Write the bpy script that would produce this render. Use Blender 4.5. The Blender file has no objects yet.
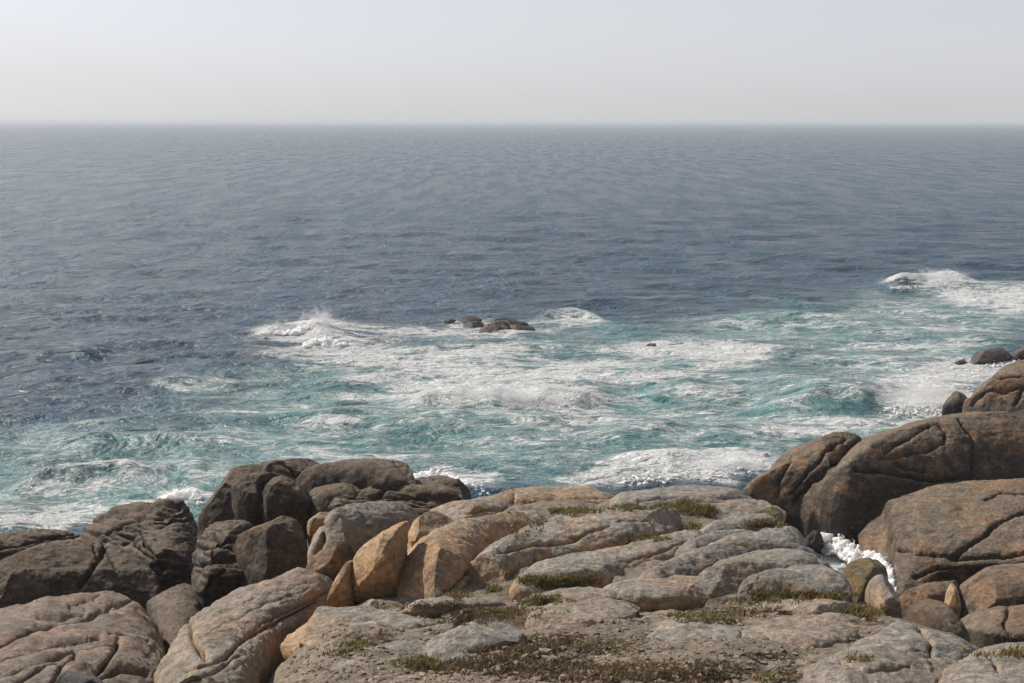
import bpy, math, random
import numpy as np
from mathutils import Vector

rng = np.random.default_rng(7)
random.seed(7)
scene = bpy.context.scene
col = scene.collection

# ------------------------------------------------------------------ camera
H = 16.0
F = 1400.0                       # focal length in pixels of a 1024 wide picture
PITCH = math.atan(221.0 / F)
CP, SP = math.cos(PITCH), math.sin(PITCH)
cam_d = bpy.data.cameras.new("camera")
cam = bpy.data.objects.new("camera", cam_d)
col.objects.link(cam)
cam.location = (0, 0, H)
cam.rotation_euler = (math.pi / 2 - PITCH, 0, 0)
cam_d.sensor_width = 36
cam_d.lens = 36 * F / 1024
cam_d.clip_start = 0.1
cam_d.clip_end = 60000
scene.camera = cam


def ray(px, py):
    """direction with unit Y for picture points (the way the photograph was surveyed)"""
    px = np.asarray(px, float); py = np.asarray(py, float)
    cx = (px - 512) / F; cy = (341.5 - py) / F
    y = CP + cy * SP
    z = -SP + cy * CP
    return np.stack([cx / y, np.ones_like(cx), z / y], -1)


def at(px, py, Y):
    r = ray(px, py)
    p = r * np.asarray(Y, float)[..., None]
    p[..., 2] += H
    return p


def on_sea(px, py, z=0.0):
    r = ray(px, py)
    Y = (z - H) / r[..., 2]
    return at(px, py, Y)


def project(p):
    x, y, z = p[..., 0], p[..., 1], p[..., 2] - H
    dep = y * CP - z * SP
    up = y * SP + z * CP
    return np.stack([512 + F * x / dep, 341.5 - F * up / dep], -1)


# ------------------------------------------------------------------ noise
_perm = np.random.default_rng(3).permutation(256)
_perm = np.concatenate([_perm, _perm, _perm])
_g = np.random.default_rng(4).normal(size=(256, 3))
_g /= np.linalg.norm(_g, axis=1)[:, None]


def perlin(p):
    i = np.floor(p).astype(np.int64)
    f = p - i
    i &= 255
    u = f * f * f * (f * (f * 6 - 15) + 10)
    out = 0
    for dx in (0, 1):
        wx = u[:, 0] if dx else 1 - u[:, 0]
        for dy in (0, 1):
            wy = u[:, 1] if dy else 1 - u[:, 1]
            for dz in (0, 1):
                wz = u[:, 2] if dz else 1 - u[:, 2]
                h = _perm[_perm[_perm[i[:, 0] + dx] + i[:, 1] + dy] + i[:, 2] + dz]
                g = _g[h]
                d = g[:, 0] * (f[:, 0] - dx) + g[:, 1] * (f[:, 1] - dy) + g[:, 2] * (f[:, 2] - dz)
                out = out + wx * wy * wz * d
    return out * 1.5


def fbm(p, octaves=4, gain=0.5, lac=2.03, ridged=False):
    a, s, out = 1.0, 1.0, 0.0
    for k in range(octaves):
        n = perlin(p * s + 17.3 * k)
        if ridged:
            n = 1 - 2 * np.abs(n)
        out = out + a * n
        a *= gain; s *= lac
    return out


def sstep(a, b, x):
    t = np.clip((x - a) / (b - a), 0, 1)
    return t * t * (3 - 2 * t)


# ------------------------------------------------------------------ mesh helpers
def mesh_from(name, verts, quads=None, tris=None, smooth=True):
    me = bpy.data.meshes.new(name)
    loops, starts, totals = [], [], []
    n = 0
    for fcs, k in ((quads, 4), (tris, 3)):
        if fcs is None or len(fcs) == 0:
            continue
        fcs = np.asarray(fcs, np.int32)
        loops.append(fcs.ravel())
        starts.append(n + np.arange(len(fcs), dtype=np.int32) * k)
        totals.append(np.full(len(fcs), k, np.int32))
        n += fcs.size
    loops = np.concatenate(loops); starts = np.concatenate(starts); totals = np.concatenate(totals)
    me.vertices.add(len(verts))
    me.vertices.foreach_set("co", np.asarray(verts, np.float32).ravel())
    me.loops.add(len(loops))
    me.loops.foreach_set("vertex_index", loops)
    me.polygons.add(len(starts))
    me.polygons.foreach_set("loop_start", starts)
    me.polygons.foreach_set("loop_total", totals)
    me.polygons.foreach_set("use_smooth", np.full(len(starts), smooth, bool))
    me.update(calc_edges=True)
    me.validate()
    return me


def add_attr(me, name, val):
    a = me.attributes.new(name, 'FLOAT', 'POINT')
    a.data.foreach_set("value", np.asarray(val, np.float32))


def link(name, me, mat=None, label=None, cat=None, group=None, kind=None, loc=None):
    o = bpy.data.objects.new(name, me)
    col.objects.link(o)
    if mat is not None:
        me.materials.append(mat)
    if loc is not None:
        me.transform(__import__('mathutils').Matrix.Translation(-Vector(loc)))
        o.location = loc
    if label: o["label"] = label
    if cat: o["category"] = cat
    if group: o["group"] = group
    o["kind"] = kind or "thing"
    return o


def quad_normals(v, quads):
    a = v[quads[:, 2]] - v[quads[:, 0]]
    b = v[quads[:, 3]] - v[quads[:, 1]]
    fn = np.cross(a, b)
    n = np.zeros_like(v)
    for c in range(3):
        w = np.repeat(fn[:, c], 4)
        n[:, c] = np.bincount(quads.ravel(), w, minlength=len(v))
    l = np.linalg.norm(n, axis=1)
    return n / np.maximum(l, 1e-9)[:, None]


# ------------------------------------------------------------------ materials
class NT:
    def __init__(self, name):
        self.m = bpy.data.materials.new(name)
        self.m.use_nodes = True
        self.t = self.m.node_tree
        self.t.nodes.clear()
        self.out = self.t.nodes.new("ShaderNodeOutputMaterial")

    def n(self, typ, ins=None, **props):
        nd = self.t.nodes.new(typ)
        for k, v in props.items():
            setattr(nd, k, v)
        for k, v in (ins or {}).items():
            s = nd.inputs[k]
            if isinstance(v, bpy.types.NodeSocket):
                self.t.links.new(v, s)
            else:
                s.default_value = v
        return nd

    def math(self, op, a, b=0.0, clamp=False):
        nd = self.n("ShaderNodeMath", {0: a, 1: b}, operation=op)
        nd.use_clamp = clamp
        return nd.outputs[0]

    def noise(self, vec, scale, detail=4, rough=0.55, dist=0.0, dim='3D'):
        return self.n("ShaderNodeTexNoise", {"Vector": vec, "Scale": scale, "Detail": detail,
                                             "Roughness": rough, "Distortion": dist}).outputs[0]

    def ss(self, x, a, b):
        nd = self.n("ShaderNodeMapRange", {"Value": x, "From Min": a, "From Max": b}, interpolation_type='SMOOTHSTEP')
        return nd.outputs[0]

    def lin(self, x, a, b, c, d):
        return self.n("ShaderNodeMapRange", {"Value": x, "From Min": a, "From Max": b, "To Min": c, "To Max": d}).outputs[0]

    def mix(self, f, a, b, mode='MIX'):
        nd = self.n("ShaderNodeMix", data_type='RGBA', blend_type=mode)
        for idx, v in ((0, f), (6, a), (7, b)):
            s = nd.inputs[idx]
            if isinstance(v, bpy.types.NodeSocket):
                self.t.links.new(v, s)
            elif idx == 0:
                s.default_value = v
            else:
                s.default_value = (*v, 1) if len(v) == 3 else v
        return nd.outputs[2]

    def vscale(self, vec, s, off=(0, 0, 0), rot=(0, 0, 0)):
        return self.n("ShaderNodeMapping", {"Vector": vec, "Scale": s, "Location": off, "Rotation": rot}).outputs[0]

    def attr(self, name):
        return self.n("ShaderNodeAttribute", attribute_name=name).outputs["Fac"]

    def gray(self, v):
        return self.n("ShaderNodeCombineColor", {0: v, 1: v, 2: v}).outputs[0]

    def done(self, shader, disp=None):
        self.t.links.new(shader, self.out.inputs[0])
        return self.m


def granite(name, top, side, stain, dark, stain_amt=0.7, streak=0.5, rough=0.85, lichen=0.6, bump=0.75, waterline=None):
    N = NT(name)
    g = N.n("ShaderNodeNewGeometry")
    pos = g.outputs["Position"]
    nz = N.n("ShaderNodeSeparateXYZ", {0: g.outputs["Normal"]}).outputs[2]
    n1 = N.noise(pos, 0.55, 4, 0.6, 0.3)
    n2 = N.noise(N.vscale(pos, (1, 1, 1), (5, 3, 1)), 1.7, 6, 0.62, 0.4)
    n3 = N.noise(pos, 9.0, 8, 0.68)
    n4 = N.noise(pos, 46.0, 4, 0.65)
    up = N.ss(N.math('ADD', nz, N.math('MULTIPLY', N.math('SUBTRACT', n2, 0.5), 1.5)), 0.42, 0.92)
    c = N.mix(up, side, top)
    # ochre staining in patches, mostly on the steeper faces
    st = N.ss(N.math('ADD', n1, N.math('MULTIPLY', N.math('SUBTRACT', n2, 0.5), 0.8)), 0.47, 0.60)
    st = N.math('MULTIPLY', st, N.lin(nz, 0.2, 1.0, stain_amt, stain_amt * 0.55))
    c = N.mix(st, c, stain)
    # dark water streaks that run down the faces
    sk = N.noise(N.vscale(pos, (3.0, 3.0, 0.35)), 1.4, 5, 0.6, 0.2)
    skm = N.math('MULTIPLY', N.ss(sk, 0.52, 0.70), N.lin(nz, 0.15, 0.8, streak, streak * 0.15))
    c = N.mix(skm, c, dark)
    # thin foliation bands that follow the grain of the rock
    fo = N.noise(N.vscale(pos, (0.5, 1.2, 6.5), (2, 7, 3), (0.35, 0.15, 0.6)), 1.3, 6, 0.65, 0.3)
    c = N.mix(1.0, c, N.gray(N.lin(fo, 0.35, 0.65, 0.80, 1.18)), 'MULTIPLY')
    fl = N.ss(N.math('ABSOLUTE', N.math('SUBTRACT', fo, 0.5)), 0.012, 0.0)
    c = N.mix(N.math('MULTIPLY', fl, 0.55), c, dark)
    # blue grey and black lichen blotches
    l1 = N.noise(N.vscale(pos, (1, 1, 1.3), (9, 2, 7)), 2.6, 9, 0.72, 0.6)
    c = N.mix(N.math('MULTIPLY', N.ss(l1, 0.53, 0.64), lichen), c, tuple(0.55 * x + 0.45 * y for x, y in zip(dark, (0.165, 0.155, 0.14))))
    l2 = N.noise(N.vscale(pos, (1, 1, 1), (1, 8, 4)), 5.0, 7, 0.7, 0.3)
    c = N.mix(N.math('MULTIPLY', N.ss(l2, 0.57, 0.66), lichen * 0.55), c, tuple(min(0.5, x * 1.45 + 0.02) for x in top))
    # grain
    c = N.mix(1.0, c, N.gray(N.lin(N.noise(N.vscale(pos, (1, 1, 1.6), (3, 9, 2)), 3.2, 7, 0.7, 0.5), 0.30, 0.70, 0.66, 1.30)), 'MULTIPLY')
    c = N.mix(1.0, c, N.gray(N.lin(n3, 0.28, 0.72, 0.52, 1.42)), 'MULTIPLY')
    c = N.mix(1.0, c, N.gray(N.lin(n4, 0.28, 0.72, 0.62, 1.34)), 'MULTIPLY')
    rgh = rough
    if waterline is not None:
        z = N.n("ShaderNodeSeparateXYZ", {0: pos}).outputs[2]
        w = N.ss(N.math('ADD', z, N.math('MULTIPLY', N.math('SUBTRACT', n2, 0.5), 1.6)), waterline + 1.0, waterline + 0.1)
        c = N.mix(w, c, N.mix(1.0, c, (0.42, 0.40, 0.40), 'MULTIPLY'))
        rgh = N.lin(w, 0, 1, rough, 0.35)
    hgt = N.math('ADD', N.math('MULTIPLY', n3, 0.10), N.math('MULTIPLY', n4, 0.022))
    hgt = N.math('ADD', hgt, N.math('MULTIPLY', l1, 0.05))
    b = N.n("ShaderNodeBump", {"Height": hgt, "Strength": bump, "Distance": 1.0})
    p = N.n("ShaderNodeBsdfPrincipled", {"Base Color": c, "Roughness": rgh, "Normal": b.outputs[0]})
    p.inputs["Specular IOR Level"].default_value = 0.3
    return N.done(p.outputs[0])


M = {}
M['pale'] = granite("pale_granite", (0.272, 0.25, 0.222), (0.43, 0.28, 0.155), (0.43, 0.255, 0.125), (0.09, 0.08, 0.075), 0.72, 0.45)
M['grey'] = granite("grey_granite", (0.248, 0.232, 0.21), (0.33, 0.24, 0.155), (0.32, 0.22, 0.14), (0.09, 0.085, 0.085), 0.4, 0.35, lichen=0.6)
M['orange'] = granite("ochre_granite", (0.30, 0.235, 0.17), (0.46, 0.29, 0.155), (0.46, 0.255, 0.115), (0.11, 0.085, 0.065), 0.7, 0.4, lichen=0.4)
M['sand'] = granite("sandy_granite", (0.275, 0.238, 0.195), (0.33, 0.24, 0.16), (0.40, 0.235, 0.15), (0.12, 0.10, 0.085), 0.5, 0.35, lichen=0.35)
M['brown'] = granite("brown_granite", (0.172, 0.138, 0.103), (0.082, 0.062, 0.045), (0.28, 0.15, 0.078), (0.045, 0.037, 0.031), 0.75, 0.75, lichen=0.5, waterline=0.5)  # side colour darkened on steep faces to paint in deeper shade
M['dark'] = granite("dark_granite", (0.152, 0.118, 0.088), (0.058, 0.044, 0.034), (0.16, 0.098, 0.06), (0.035, 0.03, 0.028), 0.5, 0.5, lichen=0.5, waterline=0.3)  # steep sides coloured much darker than tops, deepening their shade
M['rose'] = granite("rosy_granite", (0.21, 0.172, 0.14), (0.215, 0.155, 0.112), (0.32, 0.17, 0.105), (0.085, 0.07, 0.06), 0.6, 0.35, lichen=0.5)
M['wet'] = granite("wet_black_rock", (0.05, 0.042, 0.036), (0.045, 0.037, 0.03), (0.06, 0.045, 0.03), (0.02, 0.018, 0.017), 0.4, 0.5, rough=0.4, lichen=0.3, waterline=0.3)
M['moss'] = granite("algae_covered_granite", (0.13, 0.115, 0.06), (0.15, 0.12, 0.06), (0.21, 0.13, 0.06), (0.05, 0.05, 0.03), 0.6, 0.5)

# ------------------------------------------------------------------ rocks
def catmull(pts, n):
    pts = np.asarray(pts, float)
    m = len(pts)
    out = []
    for i in range(m):
        p0, p1, p2, p3 = pts[i - 1], pts[i], pts[(i + 1) % m], pts[(i + 2) % m]
        t = np.linspace(0, 1, 24, endpoint=False)[:, None]
        c = 0.5 * ((2 * p1) + (p2 - p0) * t + (2 * p0 - 5 * p1 + 4 * p2 - p3) * t ** 2 + (3 * p1 - p0 - 3 * p2 + p3) * t ** 3)
        lin = p1 + (p2 - p1) * t
        out.append(0.6 * c + 0.4 * lin)
    out = np.concatenate(out)
    d = np.linalg.norm(np.roll(out, -1, 0) - out, axis=1)
    s = np.concatenate([[0], np.cumsum(d)])
    q = np.linspace(0, s[-1], n, endpoint=False)
    ext = np.vstack([out, out[:1]])
    return np.stack([np.interp(q, s, ext[:, 0]), np.interp(q, s, ext[:, 1])], -1)


def seg_dist(p, poly, closed=True):
    """distance of points p (N,2) to a polyline"""
    best = np.full(len(p), 1e18)
    m = len(poly)
    for i in range(m if closed else m - 1):
        a, b = poly[i], poly[(i + 1) % m]
        ab = b - a
        l2 = max(ab @ ab, 1e-12)
        t = np.clip(((p - a) @ ab) / l2, 0, 1)
        d = p - a - t[:, None] * ab
        best = np.minimum(best, (d * d).sum(1))
    return np.sqrt(best)


GY = [(480, 32.5), (488, 31.5), (500, 30.0), (520, 28.0), (560, 24.5), (600, 21.3), (640, 18.4), (683, 15.8), (720, 14.2), (760, 12.8)]


def ground_Y(y):
    return float(np.interp(y, [g[0] for g in GY], [g[1] for g in GY]))


rock_count = 0


def rock(name, label, cat, poly, mat='pale', Y=None, t=0.4, R=None, lat=0.0, grad=(0, 0), cracks=(), amp=1.0,
         foot=None, sharp=0.0, strata=0.0, group=None, dens=1.0, fix=True, facets=4):
    """a rounded block: its outline lies on a tilted bed plane, its body swells out of that plane and its foot goes into the ground"""
    global rock_count
    rock_count += 1
    seed = rock_count * 13.7
    base = np.asarray(poly, float)
    if group == G_SLAB:
        mid = 0.5 * (base.max(0) + base.min(0))
        base = mid + (base - mid) * np.array([1.05, 1.09])
    yb, yt = base[:, 1].max(), base[:, 1].min()
    if Y is None:
        Y = (ground_Y(yb), ground_Y(yt))
    w_px = base[:, 0].max() - base[:, 0].min(); h_px = yb - yt
    per = np.linalg.norm(np.roll(base, -1, 0) - base, axis=1).sum()
    N = int(np.clip(per / 1.15 * dens, 70, 950))
    K = int(np.clip(min(w_px, h_px * 1.6) / 2 / 0.75 * dens, 16, 95))
    cur = base.copy()
    for it in range(5 if fix else 1):
        out = catmull(cur, N)
        # spine through the middle of the outline
        cen = out.mean(0)
        ax = np.array([1.0, 0.0]) if w_px >= h_px * 0.8 else np.array([0.0, 1.0])
        oth = ax[::-1]
        u = (out - cen) @ ax
        lo, hi = u.min(), u.max()
        short = min(w_px, h_px)
        marg = min(0.5 * (hi - lo), 0.55 * short)
        a, b = lo + marg, hi - marg
        us = np.linspace(lo + 1e-3, hi - 1e-3, 41)
        v = (out - cen) @ oth
        mids = []
        u2 = np.roll(u, -1); v2 = np.roll(v, -1)
        for q in us:
            cr = ((u - q) * (u2 - q)) <= 0
            vv = v[cr] + (v2[cr] - v[cr]) * ((q - u[cr]) / np.where(np.abs(u2[cr] - u[cr]) < 1e-9, 1e-9, u2[cr] - u[cr]))
            mids.append(0.5 * (vv.min() + vv.max()) if len(vv) else 0)
        mids = np.array(mids)
        mids = np.convolve(np.pad(mids, 4, mode='edge'), np.ones(9) / 9, mode='valid')
        su = np.clip(u, a, b) if b > a else np.full_like(u, 0.5 * (lo + hi))
        sv = np.interp(su, us, mids)
        S = cen + su[:, None] * ax + sv[:, None] * oth
        r = 1 - (1 - np.linspace(0, 1, K + 1)) ** 1.55
        P2 = S[None] + r[:, None, None] * (out - S)[None]              # K+1, N, 2
        flat = P2.reshape(-1, 2)
        # bed plane
        cyb, cyt = cur[:, 1].max(), cur[:, 1].min()
        xc = 0.5 * (cur[:, 0].max() + cur[:, 0].min())
        A = at(xc, cyb, Y[0]); B = at(xc, cyt, Y[1])
        wid = max(1.0, w_px) / F * Y[0]
        L = np.array([1.0, lat / wid, 0.0])
        n = np.cross(L, B - A); n /= np.linalg.norm(n)
        if n @ (np.array([0, 0, H]) - A) < 0: n = -n
        rd = ray(flat[:, 0], flat[:, 1])
        s = ((A - np.array([0, 0, H])) @ n) / (rd @ n)
        P = rd * s[:, None] + np.array([0, 0, H])
        rim = P.reshape(K + 1, N, 3)[-1]
        e1 = L / np.linalg.norm(L); e2 = np.cross(n, e1)
        c0 = rim.mean(0)
        q2 = np.stack([(P - c0) @ e1, (P - c0) @ e2], -1)
        rim2 = np.stack([(rim - c0) @ e1, (rim - c0) @ e2], -1)
        step = max(1, N // 160)
        d = seg_dist(q2, rim2[::step])
        dmax = d.max()
        d = d.reshape(K + 1, N); d[-1] = 0
        RR = min(R if R else dmax * 0.95, dmax * 0.98)
        sE = np.clip(d / RR, 0, 1)
        prof = np.sqrt(np.maximum(0, 1 - (1 - sE) ** 2))
        prof = (1 - sharp) * prof + sharp * sE
        dome = np.sqrt(np.maximum(0, 1 - (1 - d / dmax) ** 2))
        h = t * (0.72 * prof + 0.28 * dome)
        un = q2[:, 0].reshape(K + 1, N) / max(1e-6, np.abs(rim2[:, 0]).max())
        vn = q2[:, 1].reshape(K + 1, N) / max(1e-6, np.abs(rim2[:, 1]).max())
        h = h * np.clip(1 + grad[0] * un + grad[1] * vn, 0.1, 3)
        for _ in range(10):
            hs = h.copy()
            hs[1:-1] = 0.5 * h[1:-1] + 0.125 * (h[2:] + h[:-2]) + 0.125 * (np.roll(h, 1, 1)[1:-1] + np.roll(h, -1, 1)[1:-1])
            hs[0] = h[0] * 0.5 + 0.5 * h[1]
            h = hs
        bins = np.linspace(su.min() - 1e-6, su.max() + 1e-6, 26)
        wh = np.digitize(su, bins)
        bc, bv = [], []
        for q in range(1, 26):
            mk = wh == q
            if mk.any():
                bc.append(su[mk].mean()); bv.append(h[0][mk].mean())
        h[0] = np.interp(su, bc, bv)
        h[-1] = 0
        V = P + h.reshape(-1)[:, None] * n
        # flat joint faces cut into the swelling body
        fr = np.random.default_rng(int(seed * 10) + 5)
        e3 = np.cross(n, e1)
        for _ in range(facets):
            a_ = fr.random() * 2 * math.pi; k_ = fr.uniform(0.15, 1.3)
            m_ = n * math.cos(k_) + (e1 * math.cos(a_) + e3 * math.sin(a_)) * math.sin(k_)
            pj = V @ m_
            lo_, hi_ = np.quantile(pj, 0.02), pj.max()
            over = np.maximum(0, pj - (hi_ - fr.uniform(0.05, 0.16) * (hi_ - lo_)))
            V = V - (over * 0.88)[:, None] * m_
        if not fix: break
        pr = project(V)
        mn, mx = pr.min(0), pr.max(0)
        tmn, tmx = base.min(0), base.max(0)
        cmn, cmx = cur.min(0), cur.max(0)
        # move the outline so that the finished block spans the surveyed extent
        nmn = cmn + (tmn - mn); nmx = cmx + (tmx - mx)
        nmx = np.maximum(nmx, nmn + 0.35 * (tmx - tmn))
        cur = nmn + (base - tmn) / (tmx - tmn) * (nmx - nmn)
    size = dmax
    # skirt
    ft = foot if foot is not None else max(0.5, 0.9 * t)
    D = -n + np.array([0, 0, -1.2]); D /= np.linalg.norm(D)
    inw = (c0 - rim); 
    s1 = rim + D * ft * 0.35 + inw * 0.01
    s2 = rim + D * ft * 0.7 + inw * 0.04
    s3 = rim + D * ft + inw * 0.12
    V = np.concatenate([V, s1, s2, s3, (s3.mean(0) + D * 0.05)[None]])
    rows = K + 1 + 3
    idx = np.arange(rows * N).reshape(rows, N)
    i0, i1 = idx[:-1], idx[1:]
    quads = np.stack([i0, i1, np.roll(i1, -1, 1), np.roll(i0, -1, 1)], -1).reshape(-1, 4)
    # orientation
    nn = quad_normals(V, quads)
    if (nn[:N * K] @ n).mean() < 0:
        quads = quads[:, ::-1]
        nn = -nn
        flip = True
    else:
        flip = False
    last = idx[-1]; cidx = rows * N
    tris = np.stack([last, np.full(N, cidx), np.roll(last, -1)], -1)
    if flip: tris = tris[:, ::-1]
    nn[:N] = n
    nn = quad_normals(V, quads)
    nn[:N] = n
    # relief
    q = V + seed
    sc = max(size, 0.15)
    big = fbm(q / (1.5 * sc), 3, 0.5)
    med = fbm(q / (0.45 * sc) + 5.1, 3, 0.5, ridged=False)
    ang = -np.clip(fbm(q / (1.1 * sc) + 9.2, 3, 0.5, ridged=True) - 0.75, 0, 1) ** 1.4
    pit = -np.clip(fbm(q / 0.5 + 2.2, 3, 0.5) - 0.35, 0, 1)
    sm = fbm(q / 0.22, 4, 0.55)
    disp = amp * (0.04 * sc * big + 0.02 * sc * med + 0.03 * sc * ang + 0.035 * min(sc, 1.0) * pit + np.minimum(0.022, 0.035 * sc) * sm)
    if strata > 0:
        bed = np.stack([q[:, 0] * 0.28 + q[:, 2] * 0.9, q[:, 1] * 0.35, q[:, 2] * 2.2 + 0.55 * q[:, 1] + 0.25 * q[:, 0]], -1)
        sl = fbm(bed / (0.45 * sc + 0.10), 3, 0.5, ridged=True)
        disp -= strata * sc * (0.6 * np.clip(sl - 0.45, 0, 1.4) ** 1.6)
    pr = project(V)
    jit = np.stack([perlin(V * 1.7 + 3), perlin(V * 1.7 + 31)], -1) * 2 + np.stack([perlin(V * 6 + 3), perlin(V * 6 + 31)], -1) * 0.9
    for cr in cracks:
        pts, wpx, dep = cr
        dd = seg_dist(pr + jit, np.asarray(pts, float), closed=False)
        disp -= dep * (np.exp(-dd / (0.55 * wpx)) + 0.12 * np.exp(-(dd / (2.4 * wpx)) ** 2))
    V = V + nn * disp[:, None]
    loc = Vector((float(c0[0]), float(c0[1]), float(c0[2])))
    me = mesh_from(name, V, quads, tris)
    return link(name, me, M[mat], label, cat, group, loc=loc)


exec_rocks = []
def PY(y):      # depth along the boulder pile on the left
    return float(np.interp(y, [455, 490, 520, 560, 600], [38.0, 35.5, 33.0, 30.5, 28.5]))


def AY(y):      # depth along the dark shore rocks at the far left
    return float(np.interp(y, [497, 540, 606], [42.0, 37.5, 32.5]))


G_SLAB = "jointed granite slabs of the headland"
G_PILE = "dark boulders piled at the water's edge"
G_FRONT = "low rocks in the gravel of the headland"
G_FAR = "brown rocks beyond the channel"
G_LEFT = "dark shore rocks on the left"
G_ISL = "rocks awash offshore"

# --- far left dark shore rocks
rock("shore_rock", "low brown rocks at the far left edge, with sea foam right behind them", "rock",
     [(-40, 545), (-10, 540), (0, 538), (25, 533), (50, 529), (74, 527), (84, 531), (78, 541), (45, 550), (20, 556), (-40, 560)],
     'dark', (39.5, 43), t=0.55, group=G_LEFT, strata=0.10, cracks=[([(-10, 552), (30, 541), (60, 536), (85, 530)], 1.5, 0.15)])
rock("shore_rock", "ridged brown shore rock with a sunlit pale crest, directly left of the boulder pile", "rock",
     [(74, 535), (80, 524), (90, 517), (110, 510), (140, 505), (165, 500), (186, 497), (197, 502), (198, 540), (192, 575), (160, 580), (120, 565), (85, 552)],
     'dark', (36.0, 42.0), t=1.0, grad=(0.25, 0), group=G_LEFT, strata=0.16,
     cracks=[([(120, 516), (150, 512), (190, 512)], 1.6, 0.16), ([(105, 532), (130, 520), (160, 517), (195, 520)], 1.6, 0.18), ([(122, 545), (140, 530), (165, 524)], 1.8, 0.2)])
rock("shore_rock", "dark squarish shore rock with a diagonal crack, bordering the narrow cleft beside the boulder pile", "rock",
     [(128, 541), (143, 531), (170, 527), (192, 527), (197, 534), (196, 560), (193, 588), (165, 590), (150, 575)],
     'dark', (34.5, 37.2), t=0.8, group=G_LEFT, strata=0.08, cracks=[([(138, 534), (150, 553), (162, 572)], 1.8, 0.25), ([(130, 545), (150, 558)], 1.5, 0.15)])
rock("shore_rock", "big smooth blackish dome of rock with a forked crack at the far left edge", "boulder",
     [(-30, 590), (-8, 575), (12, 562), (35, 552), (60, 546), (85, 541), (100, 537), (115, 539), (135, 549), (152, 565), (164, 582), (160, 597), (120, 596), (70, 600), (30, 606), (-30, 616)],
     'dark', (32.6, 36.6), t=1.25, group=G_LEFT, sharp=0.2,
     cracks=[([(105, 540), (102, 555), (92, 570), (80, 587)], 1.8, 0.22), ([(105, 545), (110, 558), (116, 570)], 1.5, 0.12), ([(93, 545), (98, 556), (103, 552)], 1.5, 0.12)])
rock("shore_rock", "dark sloping rock wedged in the shaded cleft left of the boulder pile", "rock",
     [(146, 602), (156, 591), (174, 585), (193, 584), (202, 598), (196, 640), (182, 660), (166, 648)], 'dark', (25.0, 31.0), t=0.3, group=G_LEFT, foot=1.0)

# --- lower left fissured slab
rock("fissured_slab", "broad pinkish grey rock slab with long curving fissures in the bottom left corner", "rock slab",
     [(-60, 628), (-20, 614), (20, 606), (60, 599), (100, 592), (135, 591), (150, 598), (161, 612), (168, 632), (171, 655), (165, 685), (150, 730), (60, 745), (-60, 745)],
     'rose', (16.6, 27.0), t=0.8, grad=(-0.15, 0.0), R=1.0, facets=3, foot=3.0, strata=0.03,
     cracks=[([(-10, 648), (20, 634), (45, 627), (80, 616), (100, 609), (120, 604)], 2.2, 0.20), ([(40, 615), (60, 613), (85, 608)], 3.0, 0.16),
             ([(-10, 662), (15, 652), (60, 641), (100, 634)], 1.6, 0.14), ([(-10, 678), (20, 667), (45, 658), (75, 649), (108, 642), (120, 639)], 1.7, 0.15),
             ([(15, 685), (40, 668), (73, 655)], 1.6, 0.15), ([(50, 688), (60, 669), (75, 653), (76, 648)], 1.7, 0.16),
             ([(97, 676), (108, 661), (118, 648), (119, 636)], 1.7, 0.17), ([(102, 678), (122, 669), (146, 676)], 2.2, 0.14), ([(85, 614), (100, 606), (115, 601), (140, 600)], 1.7, 0.12),
             ([(110, 632), (130, 632), (150, 640)], 1.5, 0.09), ([(70, 604), (85, 598), (100, 595)], 1.6, 0.1)])
rock("dark_stone", "small flat topped dark stone at the bottom edge, lying on the fissured slab", "stone",
     [(52, 690), (62, 673), (72, 671), (88, 672), (101, 678), (106, 695), (80, 700)], 'wet', (16.4, 16.9), t=0.25, sharp=0.3, R=0.1, group=None)

# --- boulder pile
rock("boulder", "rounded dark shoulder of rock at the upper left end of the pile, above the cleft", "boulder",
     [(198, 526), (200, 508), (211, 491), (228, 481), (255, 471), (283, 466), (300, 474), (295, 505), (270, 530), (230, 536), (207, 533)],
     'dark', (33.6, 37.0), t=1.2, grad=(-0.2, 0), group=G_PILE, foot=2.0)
rock("boulder", "narrow brown boulder sitting left of its rounder twin at the top of the pile", "boulder",
     [(231, 491), (242, 484), (260, 478), (278, 473), (290, 477), (276, 484), (266, 494), (265, 512), (248, 514), (236, 505)],
     'dark', (33.0, 34.2), t=0.6, group=G_PILE, grad=(-0.2, 0))
rock("boulder", "smooth rounded dark grey boulder right of its narrow twin at the top of the pile", "boulder",
     [(261, 498), (265, 487), (277, 479), (293, 475), (306, 481), (313, 495), (307, 507), (287, 513), (267, 514)],
     'dark', (32.6, 34.0), t=0.7, group=G_PILE)
rock("boulder", "low brown rocks forming the skyline of the pile left of the long capstone", "rock",
     [(248, 475), (272, 465), (298, 461), (324, 458), (330, 464), (312, 475), (290, 481), (262, 482)],
     'dark', (35.4, 37.6), t=0.5, group=G_PILE, cracks=[([(284, 463), (292, 468), (298, 476)], 1.6, 0.2)])
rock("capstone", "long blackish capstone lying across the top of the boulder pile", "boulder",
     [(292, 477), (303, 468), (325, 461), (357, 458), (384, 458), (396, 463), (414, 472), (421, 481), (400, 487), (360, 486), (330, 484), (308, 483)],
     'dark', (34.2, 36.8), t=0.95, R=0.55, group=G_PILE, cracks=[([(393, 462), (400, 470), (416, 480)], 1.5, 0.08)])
rock("boulder", "dark shadowed block under the left end of the long capstone", "boulder",
     [(300, 483), (330, 482), (365, 484), (372, 500), (350, 512), (318, 516), (302, 508)], 'dark', (32.8, 35.0), t=0.7, group=G_PILE)
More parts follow.
